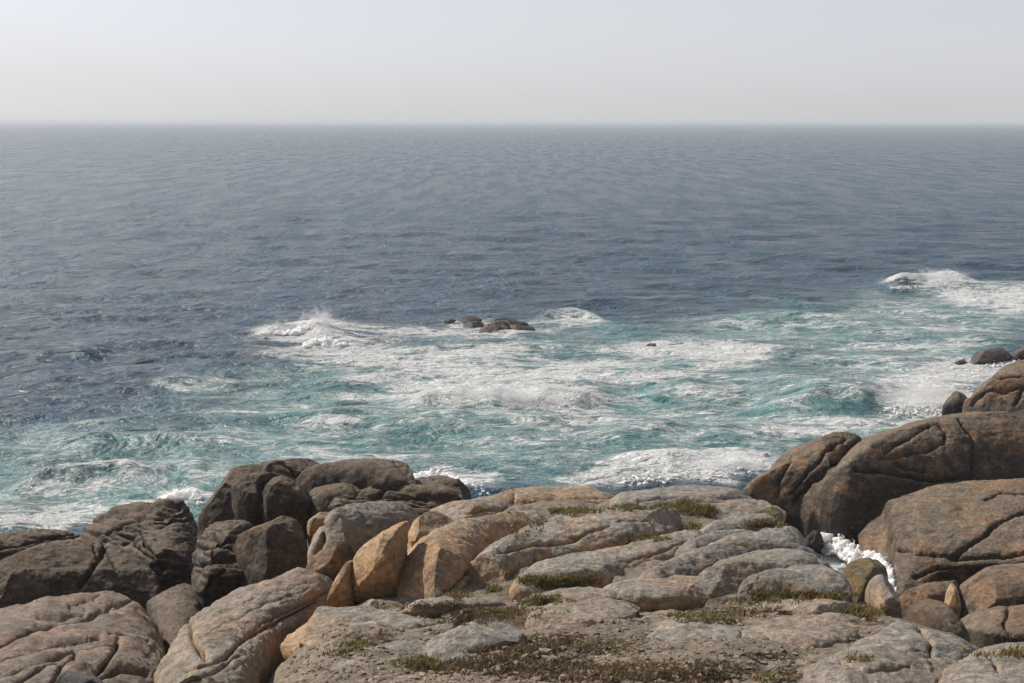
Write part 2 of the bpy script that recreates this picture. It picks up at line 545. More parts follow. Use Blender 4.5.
rock("layered_rock", "light brown layered rock with broken ledges under the right end of the capstone", "rock",
     [(316, 512), (332, 502), (352, 486), (385, 480), (418, 479), (445, 484), (472, 497), (464, 508), (430, 514), (395, 512), (355, 521), (330, 523)],
     'dark', (32.4, 36.2), t=0.75, group=G_PILE, strata=0.22,
     cracks=[([(350, 486), (358, 494), (380, 493), (388, 484)], 1.5, 0.2), ([(330, 512), (360, 505), (395, 497), (430, 494)], 1.5, 0.22), ([(340, 518), (380, 508), (420, 505)], 1.6, 0.18)])
rock("boulder", "brown dome at the right end of the pile, sloping down to the sea spray", "boulder",
     [(412, 478), (425, 474), (441, 476), (457, 483), (474, 497), (462, 507), (432, 502), (415, 492)],
     'dark', (34.0, 36.6), t=0.6, group=G_PILE, strata=0.12)
rock("cracked_boulder", "brown creased boulder at the lower left corner of the pile beside the cleft", "boulder",
     [(191, 562), (193, 543), (203, 525), (220, 529), (240, 522), (262, 519), (268, 540), (262, 575), (248, 586), (225, 595), (203, 600), (193, 592)],
     'dark', (29.0, 32.6), t=1.0, group=G_PILE, foot=2.5, strata=0.14,
     cracks=[([(196, 548), (215, 545), (232, 540)], 1.6, 0.2), ([(193, 566), (215, 560), (240, 557)], 1.6, 0.15), ([(205, 598), (212, 580), (225, 570)], 1.5, 0.15), ([(212, 533), (222, 545), (235, 548)], 1.5, 0.2)])
rock("boulder", "large smooth oval boulder, blackish with a pinkish top, in the middle of the pile", "boulder",
     [(231, 544), (239, 534), (260, 527), (285, 521), (303, 517), (309, 528), (307, 553), (293, 569), (264, 576), (247, 567), (233, 554)],
     'dark', (29.0, 31.0), t=1.0, group=G_PILE, foot=1.5)
rock("stone", "small pinkish slab lying above the pale whale backed boulder of the pile", "stone",
     [(307, 519), (322, 514), (337, 512), (333, 521), (316, 529), (308, 529)], 'pale', (30.4, 31.4), t=0.3, group=G_PILE)
rock("boulder", "long pale grey boulder with a knobbed left end and smooth whale back", "boulder",
     [(307, 538), (317, 526), (340, 515), (370, 507), (395, 501), (418, 502), (428, 511), (415, 524), (380, 534), (355, 541), (335, 553), (319, 559), (309, 552)],
     'grey', (27.0, 31.2), t=0.95, group=G_PILE, foot=1.5, cracks=[([(322, 524), (325, 535), (318, 552)], 2.0, 0.22)])
rock("boulder", "brown overhanging boulder leaning against the left side of the split upright boulder", "boulder",
     [(305, 576), (311, 562), (325, 550), (338, 541), (353, 543), (360, 553), (348, 576), (332, 592), (314, 588)],
     'brown', (25.6, 26.6), t=0.7, group=G_PILE, foot=0.5)
rock("stone", "small grey stones wedged at the foot of the split upright boulder, on its left side", "stone",
     [(318, 604), (322, 592), (330, 588), (337, 596), (334, 606)], 'grey', (23.6, 24.1), t=0.25, group=G_PILE)
rock("upright_boulder", "tall upright ochre boulder with a dark vertical shadow side, right of its split off flake", "boulder",
     [(349, 602), (347, 580), (352, 560), (364, 544), (380, 532), (398, 522), (409, 521), (408, 540), (405, 575), (403, 604), (378, 607)],
     'orange', (22.6, 23.5), t=1.0, sharp=0.9, facets=0, group=G_PILE, foot=0.5, lat=0.25,
     cracks=[([(384, 536), (377, 552), (375, 575), (372, 603)], 2.2, -0.05), ([(390, 540), (380, 560)], 2.0, 0.06)])
rock("flake", "narrow ochre flake split off the left side of the tall upright boulder", "boulder",
     [(327, 605), (333, 588), (344, 570), (353, 560), (353, 580), (354, 604), (340, 607)], 'orange', (22.3, 23.0), t=0.45, sharp=0.2, group=G_PILE, foot=0.5)
rock("stone", "little stone at the foot of the upright boulder, in its shadow", "stone",
     [(366, 607), (367, 601), (374, 599), (379, 603), (378, 609), (371, 610)], 'pale', (21.2, 21.5), t=0.12, group=G_PILE)
rock("boulder", "lumpy grey and ochre boulder standing between the upright boulder and the smooth orange nosed slab", "boulder",
     [(402, 568), (404, 545), (409, 526), (424, 514), (444, 511), (459, 519), (457, 533), (437, 547), (422, 562), (411, 578), (403, 594)],
     'orange', (24.0, 26.0), t=0.8, group=G_PILE, foot=1.0, cracks=[([(410, 545), (420, 540), (436, 545)], 1.6, 0.12)])

# --- jointed slabs of the headland
rock("rock_slab", "big smooth slab with a tall rounded orange nose, nearest to the upright boulder", "rock slab",
     [(400, 604), (406, 588), (415, 564), (430, 549), (450, 539), (475, 530), (502, 519), (528, 514), (536, 522), (512, 540), (494, 552), (481, 567), (472, 586), (462, 600), (430, 605)],
     'orange', (21.6, 28.2), t=0.68, facets=4, R=0.9, grad=(-0.15, 0), group=G_SLAB, foot=1.0, cracks=[([(452, 590), (470, 572), (482, 560)], 2.0, 0.14), ([(455, 600), (470, 585), (476, 575)], 1.6, 0.1)])
rock("rock_slab", "long slab with orange nose and grey back, second slab from the upright boulder", "rock slab",
     [(469, 595), (475, 578), (490, 563), (510, 550), (540, 532), (575, 520), (620, 512), (665, 511), (692, 519), (690, 534), (645, 546), (600, 556), (560, 563), (532, 570), (516, 582), (508, 594), (488, 597)],
     'pale', (21.8, 29.0), t=0.50, facets=4, R=0.8, group=G_SLAB, cracks=[([(500, 552), (530, 545), (570, 540), (610, 525)], 1.5, 0.10), ([(560, 520), (600, 522), (650, 520)], 1.5, 0.08), ([(590, 556), (620, 545), (690, 528)], 1.4, 0.06)])
rock("rock_slab", "slab with a low orange nose directly behind the longest green grass tuft", "rock slab",
     [(512, 594), (517, 579), (531, 568), (560, 559), (600, 551), (645, 549), (655, 556), (625, 570), (595, 583), (565, 590), (535, 596)],
     'pale', (21.6, 25.3), t=0.36, facets=4, R=0.6, group=G_SLAB)
rock("rock_slab", "pale sloping slab left of centre skyline, just right of the boulder pile", "rock slab",
     [(424, 514), (440, 507), (462, 500), (492, 496), (522, 497), (530, 505), (508, 513), (486, 521), (462, 528), (442, 522)],
     'pale', (26.6, 30.6), t=0.36, facets=4, R=0.45, group=G_SLAB, strata=0.05, cracks=[([(445, 518), (480, 510), (520, 508)], 1.5, 0.09)])
rock("rock_slab", "flat grey and ochre slab between the pale skyline slab and the long orange nosed slab", "rock slab",
     [(440, 540), (460, 527), (490, 519), (520, 512), (548, 510), (552, 517), (530, 528), (505, 538), (470, 543)],
     'pale', (25.8, 28.8), t=0.25, facets=4, R=0.45, group=G_SLAB)
rock("rock_slab", "ochre slab on the centre skyline with moss along its edge, in front of the sea", "rock slab",
     [(486, 508), (500, 496), (540, 489), (575, 487), (620, 488), (632, 497), (612, 506), (565, 510), (520, 511)],
     'orange', (28.6, 31.6), t=0.32, facets=4, R=0.45, group=G_SLAB, cracks=[([(515, 494), (512, 506)], 1.5, 0.1), ([(500, 505), (560, 500), (620, 496)], 1.5, 0.06)])
rock("rock_slab", "grey skyline slab with violet tint, in front of the white surf right of centre", "rock slab",
     [(612, 508), (622, 494), (655, 489), (700, 487), (735, 491), (757, 498), (735, 505), (690, 507), (648, 511)],
     'grey', (28.4, 31.6), t=0.32, facets=4, R=0.45, group=G_SLAB, cracks=[([(640, 500), (690, 496), (740, 498)], 1.5, 0.06)])
rock("rock_slab", "low pale slab behind two dark grass tufts, near the foot of the whale backed rock", "rock slab",
     [(655, 514), (672, 503), (700, 499), (740, 499), (776, 503), (783, 511), (748, 519), (700, 521)],
     'pale', (27.8, 30.4), t=0.25, facets=4, R=0.45, group=G_SLAB)
rock("rock_slab", "small greenish grey slab end overhanging the shadowed drop beside the brown whale backed rock", "rock slab",
     [(745, 520), (760, 512), (775, 507), (783, 510), (783, 521), (765, 526), (750, 527)], 'moss', (27.6, 29.0), t=0.25, facets=4, R=0.45, group=G_SLAB)
rock("rock_slab", "grey rounded slab between the greenish slab end and the dark grass tuft", "rock slab",
     [(695, 535), (714, 524), (742, 516), (768, 514), (783, 520), (768, 530), (738, 534), (712, 542), (690, 545)],
     'grey', (25.6, 28.4), t=0.29, facets=4, R=0.45, group=G_SLAB)
rock("rock_slab", "squarish grey slab with a grassy top edge, last before the foaming channel", "rock slab",
     [(752, 534), (770, 527), (798, 526), (804, 534), (803, 545), (785, 546), (760, 543)], 'grey', (26.0, 27.8), t=0.29, facets=4, R=0.3, group=G_SLAB, foot=2)
rock("rock_slab", "grey and cream slab mid headland, adjoining the long orange nosed slab's right end", "rock slab",
     [(600, 560), (640, 545), (675, 536), (705, 532), (718, 537), (700, 548), (672, 560), (640, 572), (610, 576)],
     'pale', (23.4, 27.0), t=0.29, facets=4, R=0.45, group=G_SLAB, cracks=[([(610, 566), (650, 555), (690, 540)], 1.4, 0.08)])
rock("rock_slab", "short grey tongue of rock tucked against the upper side of the long ribbed grey slab", "rock slab",
     [(672, 555), (690, 543), (715, 534), (748, 530), (762, 534), (742, 541), (716, 549), (695, 558)], 'grey', (24.4, 26.8), t=0.29, facets=4, R=0.45, group=G_SLAB)
rock("rock_slab", "long smooth grey ribbed slab curving towards the foaming channel", "rock slab",
     [(640, 582), (662, 571), (692, 558), (722, 543), (758, 534), (790, 535), (817, 545), (812, 553), (780, 555), (745, 561), (715, 572), (690, 584), (660, 588)],
     'grey', (22.4, 26.8), t=0.40, facets=4, R=0.6, group=G_SLAB, foot=1.5)
rock("rock_slab", "rounded blue grey slab whose right end overhangs the white foam of the channel", "rock slab",
     [(694, 590), (706, 575), (730, 561), (765, 553), (805, 551), (827, 556), (836, 567), (815, 575), (780, 582), (745, 590), (715, 593)],
     'grey', (21.8, 25.4), t=0.43, facets=4, R=0.6, group=G_SLAB, foot=2.0)
rock("rock_slab", "grey slab with an orange patch on top, at the edge above the algae green boulder", "rock slab",
     [(738, 597), (765, 583), (800, 573), (825, 567), (840, 573), (849, 588), (851, 602), (820, 602), (780, 599)],
     'grey', (21.2, 24.0), t=0.36, facets=4, R=0.45, group=G_SLAB, foot=2.0)
rock("rock_slab", "pale flat slab crossed by a step, between the grey ribbed slab and the gravel", "rock slab",
     [(600, 595), (615, 584), (650, 576), (690, 577), (722, 585), (712, 594), (675, 600), (635, 602)], 'pale', (21.2, 23.4), t=0.23, facets=4, R=0.45, group=G_SLAB)
rock("rock_slab", "cream coloured flat slab right in front of the green grass tuft", "rock slab",
     [(520, 606), (545, 594), (575, 588), (612, 590), (625, 598), (600, 604), (560, 607)], 'sand', (20.8, 22.4), t=0.14, facets=4, R=0.45, group=G_SLAB)
rock("rock_slab", "thin pale strip of rock at the foot of the smooth orange nosed slab", "rock slab",
     [(402, 612), (420, 603), (455, 600), (495, 598), (505, 601), (470, 607), (430, 613)], 'sand', (20.4, 21.4), t=0.10, facets=4, R=0.45, group=G_SLAB)
rock("rock_slab", "broad smooth pale slope left of the gravel, running down to the dark cleft", "rock slab",
     [(146, 730), (151, 683), (157, 665), (172, 638), (192, 614), (216, 602), (252, 588), (288, 575), (318, 567), (336, 573), (332, 590), (312, 605), (285, 625), (270, 650), (250, 690), (220, 735)],
     'sand', (15.8, 25.6), t=0.5, facets=3, R=0.9, grad=(0.2, 0), foot=3.0, strata=0.045,
     cracks=[([(205, 655), (190, 635), (188, 622)], 1.8, 0.14), ([(195, 645), (207, 657), (204, 648)], 2.2, 0.14), ([(228, 655), (240, 640), (262, 628), (300, 612), (320, 600)], 2.0, 0.15),
             ([(185, 668), (210, 663), (230, 655)], 1.6, 0.12), ([(185, 683), (215, 670), (240, 655)], 1.5, 0.10), ([(260, 622), (300, 606), (330, 590)], 1.6, 0.12), ([(220, 610), (270, 592), (310, 580)], 1.2, 0.03), ([(205, 632), (250, 608), (310, 588)], 1.2, 0.03)])

# --- low rocks in the foreground gravel
rock("flat_rock", "flat pale rock in the gravel directly below the split upright boulder", "rock",
     [(296, 634), (312, 613), (330, 606), (362, 607), (400, 611), (424, 620), (452, 630), (420, 638), (370, 640), (330, 648)],
     'pale', (18.6, 20.8), t=0.12, facets=4, R=0.45, group=G_FRONT)
rock("grey_dome", "low grey dome of rock with an orange left flank, rising from brown heath", "rock",
     [(412, 660), (430, 642), (452, 626), (478, 616), (505, 618), (524, 632), (534, 648), (520, 658), (485, 664), (440, 666)],
     'grey', (16.9, 19.4), t=0.38, group=G_FRONT, cracks=[([(470, 650), (500, 648), (522, 640)], 1.8, 0.08)])
rock("stone", "small dark grey stone standing just behind the low grey dome", "stone",
     [(453, 624), (457, 613), (464, 609), (472, 610), (475, 618), (465, 625)], 'grey', (19.2, 19.6), t=0.16, group=G_FRONT)
rock("flat_rock", "long low grey rock with a dark undercut, just left of the grey dome", "rock",
     [(305, 690), (335, 675), (365, 655), (395, 642), (428, 632), (446, 637), (428, 652), (402, 668), (385, 680), (340, 692)],
     'grey', (15.9, 18.9), t=0.15, facets=4, R=0.45, group=G_FRONT)
rock("flat_rock", "pale knobbly rock below the grey dome, cut by the photo's bottom edge", "rock",
     [(380, 700), (395, 679), (415, 672), (432, 666), (450, 667), (464, 676), (470, 690), (440, 705)], 'grey', (15.3, 16.6), t=0.13, facets=4, R=0.45, group=G_FRONT)
rock("flat_rock", "bare pale tan rock patch in the gravel below the cream slab", "rock",
     [(524, 634), (536, 614), (560, 601), (590, 597), (622, 600), (640, 607), (630, 622), (600, 632), (565, 642)], 'sand', (18.3, 21.3), t=0.08, facets=4, R=0.45, group=G_FRONT)
rock("flat_rock", "pale rock in the gravel with an orange patch and a small peaked grey edge", "rock",
     [(645, 642), (655, 628), (680, 620), (715, 621), (740, 629), (765, 640), (785, 648), (755, 655), (710, 659), (670, 655)], 'pale', (17.2, 19.6), t=0.11, facets=4, R=0.45, group=G_FRONT, cracks=[([(742, 632), (740, 650)], 1.6, 0.06)])
rock("flat_rock", "narrow pale ledge right below the dark grass strip, near the channel edge", "rock",
     [(742, 613), (770, 601), (805, 599), (842, 604), (862, 612), (848, 619), (800, 618)], 'sand', (19.4, 21.2), t=0.12, facets=4, R=0.45, group=G_FRONT)
rock("flat_rock", "broad flat tan rock below the narrow ledge, right of the peaked rock", "rock",
     [(728, 641), (752, 626), (795, 616), (838, 612), (862, 622), (856, 640), (815, 652), (768, 652)], 'sand', (17.6, 20.2), t=0.14, facets=4, R=0.45, group=G_FRONT)
rock("front_rock", "big grey rock with an orange hollow at bottom right, above the dark drop", "rock",
     [(790, 705), (800, 664), (828, 643), (858, 628), (892, 620), (930, 622), (962, 630), (988, 644), (980, 662), (950, 690), (930, 720), (830, 725)],
     'grey', (14.6, 19.2), t=0.42, R=0.8, group=G_FRONT, foot=1.5, strata=0.03, cracks=[([(920, 626), (932, 640), (934, 655)], 1.8, 0.12), ([(840, 660), (870, 668), (910, 664)], 1.6, 0.07), ([(880, 640), (905, 650), (930, 650)], 1.6, 0.06)])
rock("front_rock", "rough grey rock filling the bottom right corner behind a diagonal joint", "rock",
     [(925, 725), (935, 690), (955, 668), (975, 652), (1000, 642), (1040, 640), (1090, 650), (1090, 725)], 'grey', (14.2, 18.2), t=0.35, R=0.7, group=G_FRONT, foot=1.5, strata=0.04,
     cracks=[([(985, 650), (1000, 668), (1030, 672)], 1.8, 0.1)])
rock("flat_rock", "low grey rock along the bottom edge, right of the heath mat", "rock",
     [(755, 700), (772, 681), (795, 668), (825, 664), (845, 675), (850, 700), (800, 712)], 'grey', (15.0, 16.9), t=0.13, facets=4, R=0.45, group=G_FRONT)

# --- between headland and channel
rock("boulder", "algae green and ochre boulder standing in the foam at the mouth of the channel", "boulder",
     [(839, 570), (853, 561), (868, 558), (882, 564), (888, 576), (880, 596), (872, 612), (856, 612), (846, 592)], 'moss', (29.0, 30.6), t=0.7, foot=4)
rock("boulder", "small grey boulder with a groove across it, right of the algae green boulder", "boulder",
     [(865, 582), (873, 574), (887, 574), (895, 586), (900, 604), (902, 622), (888, 622), (874, 604)], 'grey', (26.0, 28.0), t=0.45, foot=4, facets=4)
rock("boulder", "smooth grey rounded boulder just behind the big front rock at the bottom right", "boulder",
     [(902, 608), (918, 599), (938, 600), (956, 611), (970, 629), (955, 634), (925, 626), (905, 618)], 'dark', (24.0, 27.0), t=0.6, foot=3)

# --- beyond the channel
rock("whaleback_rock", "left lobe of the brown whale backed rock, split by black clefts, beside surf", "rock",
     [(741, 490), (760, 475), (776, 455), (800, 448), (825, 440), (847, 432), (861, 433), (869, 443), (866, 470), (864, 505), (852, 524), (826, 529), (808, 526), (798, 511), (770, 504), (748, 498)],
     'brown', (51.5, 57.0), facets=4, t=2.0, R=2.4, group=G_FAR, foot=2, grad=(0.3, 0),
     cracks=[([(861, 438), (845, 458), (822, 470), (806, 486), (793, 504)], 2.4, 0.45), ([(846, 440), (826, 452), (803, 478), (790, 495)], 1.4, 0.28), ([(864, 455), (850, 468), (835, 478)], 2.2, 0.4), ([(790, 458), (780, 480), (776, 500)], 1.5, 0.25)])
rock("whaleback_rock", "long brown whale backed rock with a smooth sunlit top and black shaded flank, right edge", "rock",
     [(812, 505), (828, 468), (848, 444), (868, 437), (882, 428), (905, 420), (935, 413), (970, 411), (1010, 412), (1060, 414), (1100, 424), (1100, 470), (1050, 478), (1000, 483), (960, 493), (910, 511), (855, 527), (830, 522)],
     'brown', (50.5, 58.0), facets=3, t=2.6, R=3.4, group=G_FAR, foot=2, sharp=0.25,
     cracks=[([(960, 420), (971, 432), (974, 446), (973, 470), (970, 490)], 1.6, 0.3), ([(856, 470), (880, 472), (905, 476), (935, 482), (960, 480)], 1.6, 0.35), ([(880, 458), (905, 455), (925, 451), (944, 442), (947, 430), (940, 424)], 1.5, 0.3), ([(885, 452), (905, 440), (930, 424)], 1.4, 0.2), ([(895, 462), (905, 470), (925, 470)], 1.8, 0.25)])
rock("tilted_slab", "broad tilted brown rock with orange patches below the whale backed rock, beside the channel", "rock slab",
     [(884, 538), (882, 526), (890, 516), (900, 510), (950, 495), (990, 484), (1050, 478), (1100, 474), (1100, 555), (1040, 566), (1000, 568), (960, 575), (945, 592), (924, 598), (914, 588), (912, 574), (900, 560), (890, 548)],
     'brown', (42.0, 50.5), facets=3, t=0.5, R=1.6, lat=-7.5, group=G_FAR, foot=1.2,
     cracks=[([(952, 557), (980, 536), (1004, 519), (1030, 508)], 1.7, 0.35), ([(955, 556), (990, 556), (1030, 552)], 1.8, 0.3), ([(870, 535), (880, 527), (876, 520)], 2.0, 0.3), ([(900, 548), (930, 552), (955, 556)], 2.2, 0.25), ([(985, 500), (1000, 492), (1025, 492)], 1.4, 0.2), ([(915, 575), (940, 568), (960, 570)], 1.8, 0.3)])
rock("ledge_rock", "brown rounded ledge with a dark hollow at its left end, below the tilted brown rock", "rock",
     [(955, 590), (966, 572), (1000, 566), (1040, 562), (1090, 566), (1090, 610), (1030, 606), (1000, 610), (975, 606)],
     'brown', (37.0, 40.5), t=0.54, group=G_FAR, foot=2)
rock("ledge_rock", "low brown rock at the right edge with a grassy front, below the rounded ledge", "rock",
     [(955, 622), (968, 611), (1000, 606), (1040, 603), (1090, 608), (1090, 640), (1030, 640), (985, 636)], 'brown', (32.0, 36.0), t=0.42, group=G_FAR, foot=3, cracks=[([(1008, 608), (1004, 620), (1010, 634)], 1.8, 0.2)])
rock("wet_apron", "low wet brown ramp of rock running down from the tilted slab into the channel foam", "rock",
     [(864, 550), (868, 541), (878, 535), (894, 533), (925, 552), (958, 574), (950, 592), (915, 598), (904, 588), (892, 573), (876, 561)],
     'brown', (44.8, 51.0), t=0.3, R=0.5, lat=-1.5, group=G_FAR, foot=0.8, facets=3)
rock("pointed_stone", "pointed yellowish stone standing upright in the dark hollow of the brown ledge", "stone",
     [(945, 610), (946, 593), (952, 583), (958, 592), (961, 610), (953, 613)], 'orange', (35.4, 36.0), t=0.3, sharp=0.5, group=G_FAR)
rock("ledge_rock", "dark low rock left of the pointed yellowish stone", "rock",
     [(895, 606), (915, 592), (940, 588), (958, 580), (962, 590), (950, 604), (920, 612)], 'brown', (37.0, 40.0), t=0.42, group=G_FAR, foot=2)
rock("wet_rock", "small wet black rock at the head of the foaming channel, below the whale backed rock", "rock",
     [(800, 548), (803, 536), (812, 530), (820, 534), (824, 545), (816, 554), (805, 556)], 'wet', (50.1, 51.0), t=0.6, group=G_FAR, foot=0.6)
rock("wet_rock", "wet brown rock with foam running off it on the far bank of the channel", "rock",
     [(818, 545), (826, 533), (842, 527), (856, 530), (852, 541), (836, 549)], 'wet', (51.2, 52.5), t=0.5, group=G_FAR, foot=0.6)
# farthest point on the right
rock("point_rock", "dark brown rock point beyond the whale backed rock, with surf on its left", "rock",
     [(963, 413), (966, 395), (975, 381), (990, 369), (1005, 362), (1030, 358), (1080, 354), (1120, 360), (1120, 418), (1040, 416)],
     'brown', (71.5, 80.0), t=1.8, R=2.6, group=G_FAR, foot=2, cracks=[([(972, 405), (985, 390), (1000, 392), (1024, 388)], 1.5, 0.35), ([(1024, 390), (1015, 405)], 1.3, 0.3), ([(985, 372), (1000, 380), (1024, 376)], 1.2, 0.15)])
rock("awash_rock", "small dark rock half buried in surf left of the rock point", "rock",
     [(942, 408), (947, 399), (954, 392), (962, 391), (968, 398), (970, 408), (956, 411)], 'dark', (74.6, 77.0), t=0.5, group=G_FAR, foot=0.5)
rock("awash_rock", "rounded dark brown rock ringed by foam above the rock point", "rock",
     [(969, 364), (974, 354), (984, 349), (1000, 347), (1012, 351), (1012, 358), (995, 365), (975, 366)], 'dark', (91.3, 95), t=0.8, group=G_FAR, foot=0.5)
rock("awash_rock", "dark rock at the right edge behind the foam ringed rock", "rock",
     [(1008, 360), (1011, 351), (1030, 346), (1070, 345), (1090, 356), (1060, 362), (1025, 363)], 'dark', (92.4, 96.0), t=0.8, group=G_FAR, foot=0.6)
rock("awash_rock", "tiny dark rock tip in the foam just left of the foam ringed rock", "rock",
     [(953, 365), (957, 361), (963, 359), (968, 361), (967, 365), (960, 366)], 'wet', (91.4, 93), t=0.25, group=G_FAR, foot=0.4)
rock("fin_rock", "tiny dark fin of rock in the surf off the whale backed rock's left tip", "rock",
     [(761, 457), (764, 453), (769, 454), (769, 459), (766, 464), (762, 463)], 'wet', (64.6, 65.2), t=0.3, group=G_FAR, foot=0.3)

# --- rocks awash offshore
rock("islet", "main dark hump of the small rock islet out in the breakers", "rock",
     [(478, 332), (482, 324), (493, 320), (512, 319), (528, 321), (538, 326), (538, 331), (515, 333), (498, 335)], 'dark', (105.5, 110.0), t=1.1, group=G_ISL, foot=1.5, strata=0.12, cracks=[([(508, 322), (512, 328), (513, 334)], 1.2, 0.3)])
rock("islet", "flat black rear rock of the small islet, behind its main hump", "rock",
     [(482, 322), (488, 318), (500, 317), (512, 319), (516, 323), (498, 324)], 'wet', (112.0, 116.0), t=0.35, group=G_ISL, foot=0.8)
rock("islet", "flat dark rock at the left end of the small islet", "rock",
     [(456, 320), (462, 316), (470, 315), (480, 317), (483, 321), (470, 323), (460, 322)], 'wet', (111.5, 115), t=0.3, group=G_ISL, foot=0.5)
rock("islet", "small black rock between the left end and the main hump of the islet", "rock",
     [(463, 325), (470, 321), (480, 321), (485, 324), (476, 327), (466, 327)], 'wet', (109.2, 112), t=0.3, group=G_ISL, foot=0.5)
rock("islet", "tiny black rock tip lying in the foam off the left end of the islet", "rock",
     [(443, 322), (447, 320), (455, 319), (457, 321), (450, 323)], 'wet', (111.5, 113), t=0.2, group=G_ISL, foot=0.4)
rock("awash_rock", "low dark rock barely breaking the foam right of the islet", "rock",
     [(638, 349), (645, 345), (656, 343), (667, 345), (671, 348), (655, 350)], 'wet', (98.6, 101.0), t=0.5, group=G_ISL, foot=1.5)


# ------------------------------------------------------------------ headland terrain under and between the rocks
def terrain_points():
    pts = []
    for y, xs in ((600, (340, 420, 520, 620, 720, 790)), (625, (330, 420, 520, 620, 720, 800, 870)), (650, (330, 420, 520, 620, 720, 800, 880)), (683, (330, 420, 520, 620, 720, 800, 880)), (720, (330, 420, 520, 620, 720, 800, 880))):
        for x in xs:
            p = at(x, y, ground_Y(y)); p[2] -= (0.30 if x < 500 else 0.16) if y == 600 else (0.10 if y == 625 and x < 500 else -0.03)
            pts.append(p)
    for y, xs in ((500, (500, 560, 650, 715)), (530, (470, 560, 650, 740)), (560, (470, 560, 650, 740, 790)), (582, (470, 560, 650, 740, 815))):
        for x in xs:
            p = at(x, y, ground_Y(y)); p[2] -= 0.08
            pts.append(p)
    pts = [np.array(p) for p in pts]
    for x, Yd, z in ((-6.2, 25, 2.6), (-6.8, 28, 2.4), (-7.2, 30.5, 2.9), (-5.0, 19, 6.0), (-6.2, 17, 6.4), (-10, 25, 4.6), (-8, 20, 6.6), (-7, 15, 8.6), (-11, 15, 9.0), (-12, 20, 7.2), (-12, 33, 2.6), (-7.5, 33, 2.6), (-8.6, 36, 3.1), (-9.5, 38.5, 3.0), (-4.5, 31, 4.0),
                     (-3, 29, 5.6), (-3.4, 25, 7.0), (-4.4, 22, 7.2), (-3.2, 19, 8.4), (-3, 35, 4.0), (-6, 38, 1.6), (-12, 40, 0.6), (-16, 36, 0.6), (-12, 46, -1.2), (-6, 44, -0.8), (-1, 38, 2.5), (-1, 44, -1.0), (3, 36, 3.4), (4, 41, 0.2), (4, 48, -1.5),
                     (-4, 52, -2), (-14, 54, -2), (7, 36, 2.6), (7.2, 42, -0.6), (9.5, 45, -1.6), (7.2, 33, 3.0), (8.0, 38, 0.2), (10.8, 48, -1.6), (12.5, 48, -1.4), (12.4, 45.5, -1.0), (11.0, 51, -1.2), (6.6, 24, 6.4), (7.4, 26, 5.2), (7.2, 28, 4.2), (7.6, 30, 4.0), (9, 36, 1.3), (10.5, 41, -0.4), (13.5, 38, 1.4), (17, 37, 2.0), (18, 46, 1.4), (14, 46, 0.8),
                     (8.4, 22, 7.0), (10, 27, 4.6), (12, 31, 3.0), (14, 28, 3.4), (10, 17, 8.2), (11, 22, 6.0), (22, 40, 3), (22, 54, 2.2), (26, 60, 1), (18, 62, -0.6), (12, 60, -1.6), (24, 72, 0.4), (34, 76, 2.0), (30, 60, 3.5), (24, 84, -1.6), (16, 74, -2), (0, 62, -2.5), (-20, 62, -2.5), (-26, 48, -1.0), (-26, 34, 2), (-22, 20, 7), (0, 11, 11.6), (-14, 8, 10.5), (14, 8, 10.5), (24, 20, 6), (36, 60, 4), (38, 84, 2), (30, 95, -2), (0, 3, 13.5), (0, 95, -3), (-40, 60, -2.5), (-40, 30, 1), (40, 30, 5)):
        pts.append(np.array((x, Yd, z), float))
    return np.array(pts)


def rbf_fit(p):
    d = np.linalg.norm(p[:, None, :2] - p[None, :, :2], axis=-1)
    A = np.zeros((len(p) + 3, len(p) + 3))
    A[:len(p), :len(p)] = d + np.eye(len(p)) * 0.15
    A[:len(p), len(p)] = 1; A[len(p), :len(p)] = 1
    A[:len(p), len(p) + 1:] = p[:, :2]; A[len(p) + 1:, :len(p)] = p[:, :2].T
    w = np.linalg.solve(A, np.concatenate([p[:, 2], [0, 0, 0]]))
    return w


TP = terrain_points()
TW = rbf_fit(TP)


def terrain_z(xy):
    out = np.zeros(len(xy))
    for i in range(0, len(xy), 40000):
        c = xy[i:i + 40000]
        d = np.linalg.norm(c[:, None] - TP[None, :, :2], axis=-1)
        out[i:i + 40000] = d @ TW[:len(TP)] + TW[len(TP)] + c @ TW[len(TP) + 1:]
    return out


VEG = []      # (px, py, rx, ry, weight) mats of low plants
VEG = [(480, 615, 75, 8, .85), (430, 605, 60, 5, .6), (500, 652, 60, 9, .55), (430, 664, 50, 8, .9), (540, 668, 60, 12, .8), (640, 674, 70, 11, .95), (700, 676, 60, 10, .9),
       (600, 648, 55, 8, .75), (355, 640, 35, 9, .5), (350, 652, 25, 5, .6), (540, 592, 60, 7, .7), (780, 600, 70, 6, .9), (862, 612, 25, 6, .9), (735, 612, 55, 6, .7),
       (720, 620, 30, 4, .7), (655, 604, 40, 5, .5), (845, 680, 25, 5, .5), (560, 640, 50, 7, .6), (520, 620, 40, 8, .6), (770, 655, 40, 4, .45), (650, 590, 40, 4, .4), (790, 672, 20, 6, .5),
       (420, 640, 30, 5, .35), (300, 625, 20, 4, .3)]


def blobs(px, items):
    out = np.zeros(len(px))
    for b in items:
        cx, cy, rx, ry, w = b[:5]
        an = math.radians(b[5]) if len(b) > 5 else 0
        dx = px[:, 0] - cx; dy = px[:, 1] - cy
        u = dx * math.cos(an) + dy * math.sin(an); v = -dx * math.sin(an) + dy * math.cos(an)
        g = np.exp(-((u / rx) ** 2 + (v / ry) ** 2))
        out = 1 - (1 - out) * (1 - np.clip(w * g, 0, 1))
    return out


